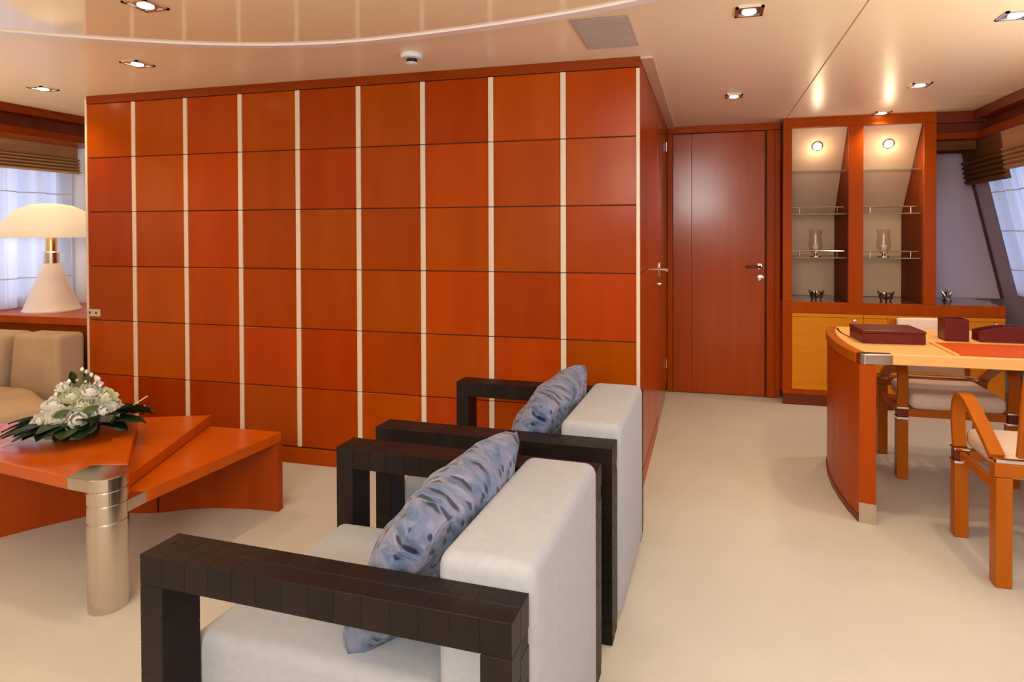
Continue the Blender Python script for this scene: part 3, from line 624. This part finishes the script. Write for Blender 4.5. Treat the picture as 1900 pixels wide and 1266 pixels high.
# leaf A (upper, left)
noseA = [(-1.80, -1.309)]+[(TX+0.0612*math.cos(R(a)), TY+0.0612*math.sin(R(a))) for a in range(-100, 71, 10)]+[(-1.700, -1.174), (-1.822, -1.208)]
bm = bmesh.new(); prism(bm, T(noseA), 0.413, 0.457, bev=0.002, seg=1); obj('steel_corner', bm, 'steel', ct)
leafA = [(-1.801, -1.309), (-1.823, -1.207), (-1.701, -1.173), (-2.198, -0.700), (-2.66, -0.925), (-2.98, -1.09), (-2.98, -1.155)]
bm = bmesh.new(); prism(bm, T(leafA), 0.413, 0.457, bev=0.002, seg=1); obj('leaf', bm, 'table', ct)
leafB = [(-1.70, -1.19), (-2.0, -0.495), (-2.55, -0.70), (-1.78, -1.235)]
bm = bmesh.new(); prism(bm, T(leafB), 0.366, 0.411, bev=0.002, seg=1); obj('leaf', bm, 'table', ct)
leafC = [(-1.640, -1.150), (-1.600, -0.505), (-2.12, -0.515), (-1.75, -1.195)]
bm = bmesh.new(); prism(bm, T(leafC), 0.318, 0.364, bev=0.002, seg=1); obj('leaf', bm, 'table', ct)
noseC = [(-1.634, -1.262), (-1.641, -1.152), (-1.749, -1.196), (-1.73, -1.24)]
bm = bmesh.new(); prism(bm, T(noseC), 0.318, 0.360, bev=0.002, seg=1); obj('steel_corner', bm, 'steel', ct)
def base_panel(pts, z1):
    bm = bmesh.new(); P = [Vector((x-TX, y-TY, 0)) for x, y in pts]; Q = []
    for i, p in enumerate(P):
        d = (P[min(i+1, len(P)-1)]-P[max(i-1, 0)]).normalized(); nn = Vector((-d.y, d.x, 0)); Q.append((p, p-nn*0.035))
    prism(bm, [(a.x, a.y) for a, b in Q]+[(b.x, b.y) for a, b in Q[::-1]], 0.0, z1)
    obj('base_panel', bm, 'table_base', ct)
base_panel([(-1.605, -0.523), (-1.76, -0.532), (-1.92, -0.560), (-2.03, -0.60), (-2.128, -0.660)], 0.317)
base_panel([(-2.135, -0.665), (-2.28, -0.70), (-2.40, -0.750)], 0.365)
base_panel([(-2.417, -0.762), (-2.47, -0.83), (-2.535, -0.92), (-2.60, -1.02)], 0.412)

# ------------------------------------------------------------------ flowers on the table
fl = thing('flower_arrangement', 'dome of white roses and dark leaves on the coffee table', 'flowers', (-2.20, -0.965, 0.4572))
bm = bmesh.new(); lathe(bm, [(0.07, 0.0), (0.075, 0.03), (0.05, 0.06), (0.02, 0.075)], 16); obj('foam_base', bm, 'leaf', fl, smooth=True)
def petal(bm, m, w, h, cup, curl):
    t = bmesh.new(); g = []
    for i in range(5):
        v = i/4; row = []
        for k in range(5):
            u = -1+k/2
            ww = w*math.sin(PI*(0.18+0.72*v))*1.0
            row.append(t.verts.new((u*ww/2, -cup*(1-u*u)*math.sin(PI*min(1, v*0.8+0.1))+curl*v**3, h*v)))
        g.append(row)
    for i in range(4):
        for k in range(4): t.faces.new((g[i][k], g[i][k+1], g[i+1][k+1], g[i+1][k]))
    merge(bm, t, m)
def rose_mesh(rad, seed, name, material):
    rnd = random.Random(seed); bm = bmesh.new()
    for ring, (n, tilt, rd, sc) in enumerate(((3, 4, 0.10, 0.60), (4, 12, 0.24, 0.78), (5, 24, 0.40, 0.95), (6, 38, 0.52, 1.02))):
        for i in range(n):
            a = 2*PI*i/n+ring*0.6+rnd.uniform(-.12, .12)
            m = Matrix.Rotation(a, 4, 'Z') @ Matrix.Translation((0, rad*rd, rad*(0.10-0.13*ring))) @ Matrix.Rotation(R(-tilt+rnd.uniform(-6, 6)), 4, 'X')
            petal(bm, m, rad*1.15*sc, rad*0.95*sc, -rad*0.26, -rad*0.10+rad*0.06*ring)
    lathe(bm, [(rad*0.02, -rad*0.55), (rad*0.42, -rad*0.40), (rad*0.50, -rad*0.05), (rad*0.34, rad*0.25), (rad*0.16, rad*0.40), (rad*0.02, rad*0.44)], 10)
    return mesh_of(name, bm, material, True)
rA = [rose_mesh(1.0, i, 'rose', 'petal') for i in range(3)]; rG = rose_mesh(1.0, 9, 'rose', 'petal_green')
cd = (Vector((0.312, -2.877, 1.284))-Vector((-2.20, -0.965, 0.55))).normalized()
sidev = Vector((-cd.y, cd.x, 0)).normalized()      # right as seen by a viewer
def place(me, name, p, nrm, sc, roll=0):
    o = bpy.data.objects.new(name, me); COL.objects.link(o); o.parent = fl
    m = Matrix.Translation(p) @ Vector(nrm).normalized().to_track_quat('Z', 'Y').to_matrix().to_4x4() @ Matrix.Rotation(roll, 4, 'Z') @ Matrix.Scale(sc, 4)
    o.matrix_local = m; return o
hd = Vector((cd.x, cd.y, 0)).normalized(); up = Vector((0, 0, 1))
def P3(sx, tz, fwd): return sidev*sx+up*tz+hd*fwd
heads = [(0.000, 0.082, 0.108, 0.062, 0), (0.085, 0.098, 0.085, 0.046, 1), (-0.062, 0.104, 0.080, 0.040, 2), (-0.078, 0.058, 0.090, 0.034, 0),
         (0.015, 0.138, 0.062, 0.040, 3), (-0.022, 0.172, 0.030, 0.036, 3), (0.042, 0.180, 0.025, 0.040, 1), (0.095, 0.150, 0.025, 0.040, 3), (-0.080, 0.145, 0.020, 0.036, 2),
         (-0.125, 0.085, 0.030, 0.030, 1), (0.128, 0.100, 0.020, 0.034, 2), (-0.045, 0.205, -0.005, 0.026, 0), (0.000, 0.140, -0.060, 0.045, 0), (0.07, 0.11, -0.07, 0.045, 1), (-0.08, 0.10, -0.07, 0.045, 2)]
for i, (sx, tz, fwd, rad, kd) in enumerate(heads):
    p = P3(sx, tz, fwd); n = p-Vector((0, 0, 0.03)); n.z += 0.02; n += cd*0.07
    place(rG if kd == 3 else rA[kd], 'rose', p-n.normalized()*rad*0.35, n, rad, i*1.3)
def leaf_mesh(name, w, arch, material, n=8):
    bm = bmesh.new(); g = []
    for i in range(n+1):
        v = i/n; ww = w*math.sin(PI*min(1, v*0.92+0.06))**0.8*(1 if i < n else 0.05)
        z = arch*math.sin(PI*v*0.9)
        g.append([bm.verts.new((x, v, z+abs(q)*w*0.18)) for q, x in ((-1, -ww), (0, 0), (1, ww))])
    for i in range(n):
        for k in range(2): bm.faces.new((g[i][k], g[i][k+1], g[i+1][k+1], g[i+1][k]))
    ret = bmesh.ops.solidify(bm, geom=list(bm.faces), thickness=0.004)
    return mesh_of(name, bm, material, True)
lm_ = [leaf_mesh('leaf', 0.11, 0.10, 'leaf'), leaf_mesh('leaf', 0.15, 0.14, 'leaf'), leaf_mesh('leaf', 0.26, 0.12, 'leaf_mid')]
rnd = random.Random(3)
for i in range(58):        # ring of long dark leaves lying out over the table
    a = 2*PI*i/58+rnd.uniform(-.08, .08); ln = rnd.uniform(0.11, 0.165)
    dirv = sidev*math.cos(a)+hd*math.sin(a)
    if abs(math.cos(a)) > 0.75: ln *= 1.25
    ln *= (1.18 if math.sin(a) > 0.3 else 1)
    o = bpy.data.objects.new('leaf', lm_[i % 2]); COL.objects.link(o); o.parent = fl
    yv = (dirv+up*rnd.uniform(-0.13, 0.12)).normalized(); xv = yv.cross(up).normalized(); zv = xv.cross(yv)
    m = Matrix((xv*ln*rnd.uniform(1.3, 2.0), yv*ln, zv*ln)).transposed().to_4x4(); m.translation = dirv*0.045+up*rnd.uniform(0.03, 0.062); o.matrix_local = m
for (sx, tz, fwd, dx, dz) in ((-0.075, 0.105, 0.09, 0.6, 0.25), (0.015, 0.108, 0.098, 0.9, 0.35), (0.02, 0.205, 0.0, 0.5, 0.7), (-0.01, 0.21, -0.01, -0.2, 1), (0.13, 0.05, 0.06, 1, 0.0), (0.11, 0.03, 0.09, 0.8, -0.2)):
    o = bpy.data.objects.new('leaf', lm_[2]); COL.objects.link(o); o.parent = fl
    yv = (sidev*dx+up*dz).normalized(); zv = (cd-yv*cd.dot(yv)).normalized(); xv = yv.cross(zv); ln = 0.055
    m = Matrix((xv*ln, yv*ln, zv*ln)).transposed().to_4x4(); m.translation = P3(sx, tz, fwd); o.matrix_local = m
for i in range(20):        # buds on thin stems
    a = rnd.uniform(-1, 1); p = P3(0.015+a*0.085, 0.215+rnd.uniform(0.0, 0.05)-abs(a)*0.045, rnd.uniform(-0.03, 0.02))
    bm = bmesh.new(); tube(bm, [P3(a*0.03, 0.13, 0), p], 0.0016, 5); st = obj('stem', bm, 'leaf_mid', fl)
    bm = bmesh.new(); lathe(bm, [(0.001, -0.009), (0.0065, -0.003), (0.007, 0.003), (0.002, 0.010)], 8, m=Matrix.Translation(p)); obj('bud', bm, 'petal', st, smooth=True)
for sx, tz, ex, ez in ((0.12, 0.05, 0.235, 0.118), (0.12, 0.04, 0.225, 0.078), (0.12, 0.03, 0.215, 0.055), (-0.10, 0.05, -0.235, 0.005), (-0.09, 0.06, -0.215, 0.03)):
    bm = bmesh.new(); sweep(bm, [P3(sx, tz, 0.02), P3((sx+ex)/2, (tz+ez)/2+0.006, 0.03), P3(ex, ez+0.006, 0.03)], 0.007, 0.003); obj('pale_stem', bm, 'stem_pale', fl)

# ------------------------------------------------------------------ left corner: shelf, lamp, sofa
sb = thing('window_shelf', 'cherry shelf unit under the left window carrying the white lamp', 'shelf', (-3.9, 0.3, 0))
obj('top', B(XL+0.002+3.9, XE-0.002+3.9, -0.27, 0.398, 0.708, 0.756, bev=0.003), 'cherry', sb)
obj('body', B(XL+0.002+3.9, XE-0.002+3.9, -0.20, 0.398, 0.0, 0.7075), 'cherry', sb)
LX, LY = -4.03, 0.262
tl = thing('table_lamp', 'white trumpet foot table lamp with a lit opal mushroom shade', 'lamp', (LX, LY, 0.756))
bm = bmesh.new(); lathe(bm, [(0.162, 0.0005), (0.162, 0.010), (0.155, 0.016), (0.132, 0.075), (0.100, 0.165), (0.068, 0.265), (0.048, 0.325)], 48); obj('foot', bm, 'lamp_foot', tl, smooth=True)
bm = bmesh.new(); lathe(bm, [(0.045, 0.3252), (0.045, 0.40), (0.040, 0.405)], 32); obj('collar', bm, 'steel', tl, smooth=True)
bm = bmesh.new(); lathe(bm, [(0.034, 0.4055), (0.034, 0.505)], 32); obj('neck', bm, 'brass', tl, smooth=True)
bm = bmesh.new(); lathe(bm, [(0.268, 0.500), (0.270, 0.515), (0.262, 0.560), (0.235, 0.625), (0.185, 0.682), (0.115, 0.718), (0.05, 0.730), (0.012, 0.731)], 64, cap=False, scallop=lambda a, z: 0.035*abs(math.sin(4*a))*max(0, min(1, (0.72-z)/0.2)))
bmesh.ops.solidify(bm, geom=list(bm.faces), thickness=0.004); obj('shade', bm, 'shade', tl, smooth=True)
for a in range(4):
    bm = bmesh.new(); lathe(bm, [(0.006, 0.505), (0.022, 0.53), (0.026, 0.555), (0.014, 0.580), (0.003, 0.586)], 14, m=Matrix.Translation((0.07*math.cos(a*PI/2+.6), 0.07*math.sin(a*PI/2+.6), 0))); obj('bulb', bm, 'bulb', tl, smooth=True)
lamp('lamp_glow', 'POINT', (LX, LY, 0.756+0.60), 2.3, (1.0, 0.84, 0.62), shadow_soft_size=0.05)
sf = thing('sofa', 'beige upholstered corner sofa in front of the window shelf', 'sofa', (-3.8, -0.3, 0))
bm = bmesh.new(); prism(bm, [(-0.62, 0.02), (0.385, 0.02), (0.83, -0.20), (0.72, -0.46), (-0.62, -0.46)], 0.06, 0.27, bev=0.02); obj('base', bm, 'sofa', sf)
bm = bmesh.new(); prism(bm, [(-0.62, 0.03), (0.37, 0.03), (0.84, -0.20), (0.72, -0.47), (-0.62, -0.47)], 0.272, 0.405, bev=0.05, seg=4); obj('seat_cushion', bm, 'sofa', sf, smooth=True)
mm = Matrix.Translation((0, 0.17, 0)) @ Matrix.Rotation(R(-6), 4, 'X')
bm = bmesh.new(); prism(bm, [(-0.62, 0.30), (0.0, 0.30), (0.035, 0.68), (-0.62, 0.68)], -0.12, 0.10, bev=0.045, seg=4, m=Matrix(((1, 0, 0, 0), (0, 0, 1, 0.19), (0, 1, 0, 0), (0, 0, 0, 1)))); obj('back_cushion', bm, 'sofa', sf, smooth=True)
bm = bmesh.new(); prism(bm, [(-0.02, 0.10), (0.38, 0.10), (0.38, 0.68), (0.05, 0.68)], -0.10, 0.08, bev=0.03, seg=4, m=Matrix.Translation((0.01, 0.215, 0)) @ Matrix.Rotation(R(3), 4, 'Z') @ Matrix(((1, 0, 0, 0), (0, 0, 1, 0), (0, 1, 0, 0), (0, 0, 0, 1)))); obj('back_cushion', bm, 'sofa', sf, smooth=True)
for x, y in ((-0.55, -0.03), (-0.55, -0.40), (0.35, -0.03), (0.62, -0.38)):
    obj('foot', B(x-0.02, x+0.02, y-0.02, y+0.02, 0.0, 0.062), 'black', sf)

# ------------------------------------------------------------------ desk
dk = thing('desk', 'maple topped desk on a bowed cherry end panel', 'desk', (1.5, 0.40, 0))
def D(pts): return [(x-1.5, y-0.40) for x, y in pts]
outer = [(0.963, 0.0), (0.942, 0.12), (0.930, 0.25), (0.926, 0.38), (0.932, 0.52), (0.950, 0.66), (0.985, 0.80)]
inner = [(1.029, -0.012), (1.008, 0.12), (0.996, 0.25), (0.992, 0.38), (0.998, 0.52), (1.016, 0.66), (1.05, 0.80)]
bm = bmesh.new(); prism(bm, D(outer+inner[::-1]), 0.004, 0.6975, bev=0.002, seg=1); obj('end_panel', bm, 'cherry', dk)
mir = lambda pts: [(3.06-x, y) for x, y in pts]
bm = bmesh.new(); prism(bm, D(mir(outer)+mir(inner)[::-1]), 0.004, 0.6975); obj('end_panel', bm, 'cherry', dk)
foot = [(0.9625, 0.0), (1.0295, -0.0125), (1.029, -0.022), (0.962, -0.009)]
bm = bmesh.new(); prism(bm, D(foot), 0.0, 0.090); obj('steel_foot', bm, 'steel', dk)
bm = bmesh.new(); prism(bm, D([(a-0.001, b) for a, b in outer]+[(a-0.004, b) for a, b in outer[::-1]]), 0.0, 0.030); obj('kick_strip', bm, 'dark_wood', dk)
rim = [(0.955, 0.035), (0.936, 0.13), (0.924, 0.25), (0.920, 0.38), (0.926, 0.52), (0.944, 0.66), (0.979, 0.80)]
rin = [(x+0.045, y) for x, y in rim]
bm = bmesh.new(); prism(bm, D(rim+rin[::-1]), 0.698, 0.745, bev=0.003, seg=1); obj('edge_band', bm, 'chair_wood', dk, label='orange curved edge band of the top')
top = [(x+0.0455, y) for x, y in rim]
top = top[:]+[(1.9, 0.80), (2.02, 0.66), (2.05, 0.38), (2.02, 0.10), (1.98, 0.018), (1.10, 0.018), (1.098, 0.05), (1.01, 0.05)]
top = [(1.0005, 0.055)]+[(x+0.0455, y) for x, y in rim[1:]]+[(1.96, 0.80), (2.03, 0.66), (2.06, 0.38), (2.03, 0.10), (1.98, 0.018), (1.102, 0.018), (1.102, 0.055)]
bm = bmesh.new(); prism(bm, D(top), 0.698, 0.745, bev=0.003, seg=1); obj('desk_top', bm, 'desk_top', dk)
bm = bmesh.new(); prism(bm, D([(0.968, 0.0), (0.985, -0.008), (1.1015, 0.012), (1.1015, 0.0545), (1.0, 0.0545), (0.957, 0.034)]), 0.698, 0.745, bev=0.003, seg=1); obj('steel_corner', bm, 'steel', dk, label='brushed steel corner of the top')
pth = []
for i in range(13):
    a = PI*(0.85+0.32*i/12); pth.append((1.135+0.13*math.cos(a)-1.5, 0.60+0.32*math.sin(a)-0.40, 0.7452))
bm = bmesh.new(); sweep(bm, pth, 0.010, 0.0008); obj('inlay', bm, 'chrome', dk, label='thin curved bright metal inlay')
obj('modesty_rail', B(1.06-1.5, 1.99-1.5, 0.735-0.4, 0.755-0.4, 0.60, 0.6975), 'chair_wood', dk)
tr = thing('leather_case', 'long oxblood leather document box on the left end of the desk', 'box', (1.172, 0.36, 0.7457), R(4))
obj('body', B(-0.140, 0.140, -0.085, 0.125, 0.0, 0.048, bev=0.004), 'red_leather', tr)
obj('lid', B(-0.142, 0.142, -0.087, 0.127, 0.0485, 0.064, bev=0.004), 'red_leather', tr)
pc = thing('pen_cup', 'square oxblood leather pen cup standing behind the red blotter', 'pen cup', (1.497, 0.475, 0.7457))
bm = bmesh.new()
for a, b, c_, d in ((-0.052, 0.052, -0.052, -0.044), (-0.052, 0.052, 0.044, 0.052), (-0.052, -0.044, -0.0435, 0.0435), (0.044, 0.052, -0.0435, 0.0435)): box(bm, a, b, c_, d, 0.004, 0.108, bev=0.002)
obj('wall', bm, 'red_leather', pc); obj('bottom', B(-0.052, 0.052, -0.052, 0.052, 0.0, 0.0035), 'red_leather', pc)
lh = thing('letter_rack', 'oxblood leather letter rack with a humped top at the right frame edge', 'letter rack', (1.735, 0.475, 0.7457))
def hump(y):
    pts = [(-0.14, 0.004), (0.14, 0.004)]+[(0.14-0.28*i/14, 0.050+0.026*math.sin(PI*i/14)) for i in range(15)]
    bm = bmesh.new(); prism(bm, pts, y, y+0.010, m=Matrix(((1, 0, 0, 0), (0, 0, 1, 0), (0, 1, 0, 0), (0, 0, 0, 1)))); return bm
obj('front_plate', hump(-0.045), 'red_leather', lh); obj('back_plate', hump(0.035), 'red_leather', lh); obj('bottom', B(-0.14, 0.14, -0.045, 0.045, 0.0, 0.0038), 'red_leather', lh)
bl = thing('desk_blotter', 'red leather desk blotter lying at the front of the maple desk', 'blotter', (1.66, 0.20, 0.7457))
obj('pad', B(-0.285, 0.285, -0.150, 0.155, 0.0, 0.004, bev=0.001, seg=1), 'blotter', bl)
for x in (-0.297, 0.297): obj('side_bar', B(x-0.010, x+0.010, -0.150, 0.155, 0.0, 0.005, bev=0.001, seg=1), 'desk_top', bl)

# ------------------------------------------------------------------ two bent-arm desk chairs
def bridge_chair(label, loc, rz, back_mat):
    t = thing('desk_chair', label, 'chair', loc, rz, 'bent arm desk chairs')
    for sx in (-1, 1):
        x = sx*0.25
        fl_ = obj('leg', B(x-0.0265, x+0.0265, 0.155, 0.205, 0.0, 0.312, bev=0.003), 'chair_wood', t)
        obj('spacer', B(x-0.030, x+0.030, 0.150, 0.210, 0.3125, 0.324, bev=0.002), 'chrome', fl_)
        obj('leg_block', B(x-0.025, x+0.025, 0.156, 0.204, 0.3245, 0.366, bev=0.003), 'dark_wood', fl_)
        obj('spacer', B(x-0.029, x+0.029, 0.152, 0.208, 0.3665, 0.376, bev=0.002), 'chrome', fl_)
        obj('leg', B(x-0.0265, x+0.0265, -0.215, -0.160, 0.0, 0.398, bev=0.003), 'chair_wood', t)
        path = [(0.182, 0.3765), (0.192, 0.42), (0.200, 0.47), (0.201, 0.52), (0.192, 0.562), (0.172, 0.590), (0.145, 0.603), (0.115, 0.602), (0.08, 0.592), (0.03, 0.566), (-0.02, 0.537), (-0.07, 0.508), (-0.115, 0.480), (-0.150, 0.455)]
        pp = []
        for i in range(len(path)-1):
            a, b = path[i], path[i+1]; pp += [(a[0]+(b[0]-a[0])*k/2, a[1]+(b[1]-a[1])*k/2) for k in (0, 1)]
        pp.append(path[-1])
        bm = bmesh.new(); sweep(bm, [(x, a, b) for a, b in pp], 0.050, 0.020, side=(1, 0, 0)); ar = obj('arm', bm, 'chair_wood', t, smooth=True)
        obj('arm_bracket', B(x-0.020, x+0.020, -0.185, -0.128, 0.440, 0.456, bev=0.002), 'chrome', ar)
        obj('side_rail', B(x-0.010, x+0.010, -0.159, 0.153, 0.327, 0.363, bev=0.002), 'chair_wood', t)
    obj('seat_rail', B(-0.222, 0.222, 0.160, 0.195, 0.325, 0.366, bev=0.002), 'chair_wood', t)
    obj('seat_rail', B(-0.28, 0.28, -0.212, -0.162, 0.399, 0.448, bev=0.003), 'chair_wood', t, label='rear apron')
    obj('back_bar', B(-0.275, 0.275, -0.21, -0.188, 0.4485, 0.462, bev=0.002), 'chrome', t)
    bm = bmesh.new(); box(bm, -0.218, 0.218, -0.155, 0.225, 0.367, 0.452, bev=0.034, seg=4); obj('seat_cushion', bm, 'seat', t, smooth=True)
    # curved back panel
    def arcp(off_, w):
        return [(w*(-1+2*i/12), -0.235-0.035*(1-((-1+2*i/12))**2)+off_) for i in range(13)]
    a = arcp(0, 0.205); b = arcp(0.018, 0.205)
    mm = Matrix.Translation((0, 0, 0.463)) @ Matrix(((1, 0, 0, 0), (0, 1, -0.16, 0.035), (0, 0, 1, 0), (0, 0, 0, 1)))
    bm = bmesh.new(); prism(bm, a+b[::-1], 0.006, 0.315, bev=0.003, seg=1, m=mm); bk = obj('backrest', bm, 'chair_wood', t, smooth=True)
    a = arcp(0.019, 0.165); b = arcp(0.055, 0.165)
    bm = bmesh.new(); prism(bm, a+b[::-1], 0.012, 0.318, bev=0.010, seg=3, m=mm); obj('back_pad', bm, 'seat', bk, smooth=True)
    return t
bridge_chair('nearer desk chair with bent orange wooden arms, turned away at the right edge', (1.597, -0.207, 0), 0.0, None)
bridge_chair('far desk chair with cream cushion tucked under the maple desk', (1.545, 0.752, 0), PI, None)

# ------------------------------------------------------------------ things in the niches and on the counter
def hurricane(label, x, y, z):
    t = thing('hurricane_lamp', label, 'candle lamp', (x, y, z), 0, 'glass candle lamps on the middle shelf')
    bm = bmesh.new(); lathe(bm, [(0.040, 0.0003), (0.040, 0.006), (0.012, 0.012), (0.010, 0.025), (0.030, 0.032), (0.030, 0.036)], 24); obj('stand', bm, 'chrome', t, smooth=True)
    bm = bmesh.new(); lathe(bm, [(0.026, 0.0365), (0.042, 0.055), (0.050, 0.085), (0.043, 0.130), (0.040, 0.165), (0.048, 0.205)], 28, cap=False); obj('glass_chimney', bm, 'clear_glass', t, smooth=True)
    bm = bmesh.new(); lathe(bm, [(0.016, 0.0365), (0.017, 0.050), (0.024, 0.062), (0.022, 0.082), (0.010, 0.092), (0.009, 0.130), (0.011, 0.150), (0.006, 0.175)], 18); obj('candle', bm, 'lamp_foot', t, smooth=True)
hurricane('glass candle lamp on the shelf of the left lit niche', 1.113, 2.03, 1.0943)
hurricane('glass candle lamp on the shelf of the right lit niche', 1.585, 2.03, 1.0943)
def bowl(label, x, y, rz=0.3):
    t = thing('metal_bowl', label, 'bowl', (x, y, 0.7652), rz, 'small silver bowls on the counter')
    bm = bmesh.new(); lathe(bm, [(0.018, 0.014), (0.036, 0.022), (0.047, 0.042), (0.048, 0.060), (0.045, 0.060), (0.043, 0.043), (0.032, 0.027), (0.004, 0.022)], 28); obj('cup', bm, 'chrome', t, smooth=True)
    for k in range(3):
        a = k*2*PI/3; bm = bmesh.new(); tube(bm, [(0.030*math.cos(a), 0.030*math.sin(a), 0.0), (0.042*math.cos(a), 0.042*math.sin(a), 0.014), (0.049*math.cos(a), 0.049*math.sin(a), 0.040), (0.060*math.cos(a), 0.060*math.sin(a), 0.072)], 0.006, 8); obj('foot', bm, 'black', t, smooth=True)
bowl('small silver bowl on the counter in the left lit niche', 1.118, 2.02)
bowl('small silver bowl on the counter in the right lit niche', 1.60, 2.02)
orn = thing('silver_ornament', 'small grey pointed ornament on the counter before the lilac panel', 'ornament', (2.04, 2.13, 0.7652))
bm = bmesh.new(); lathe(bm, [(0.03, 0.0), (0.032, 0.008), (0.022, 0.020)], 20); obj('base', bm, 'steel', orn, smooth=True)
for a, tl_ in ((0, 0.5), (PI, 0.55), (PI/2, 0.2), (-PI/2, 0.3)):
    bm = bmesh.new(); lathe(bm, [(0.012, 0.0), (0.017, 0.02), (0.010, 0.05), (0.0015, 0.075)], 12, m=Matrix.Translation((0, 0, 0.018)) @ Matrix.Rotation(a, 4, 'Z') @ Matrix.Rotation(tl_, 4, 'Y')); obj('spike', bm, 'steel', orn, smooth=True)
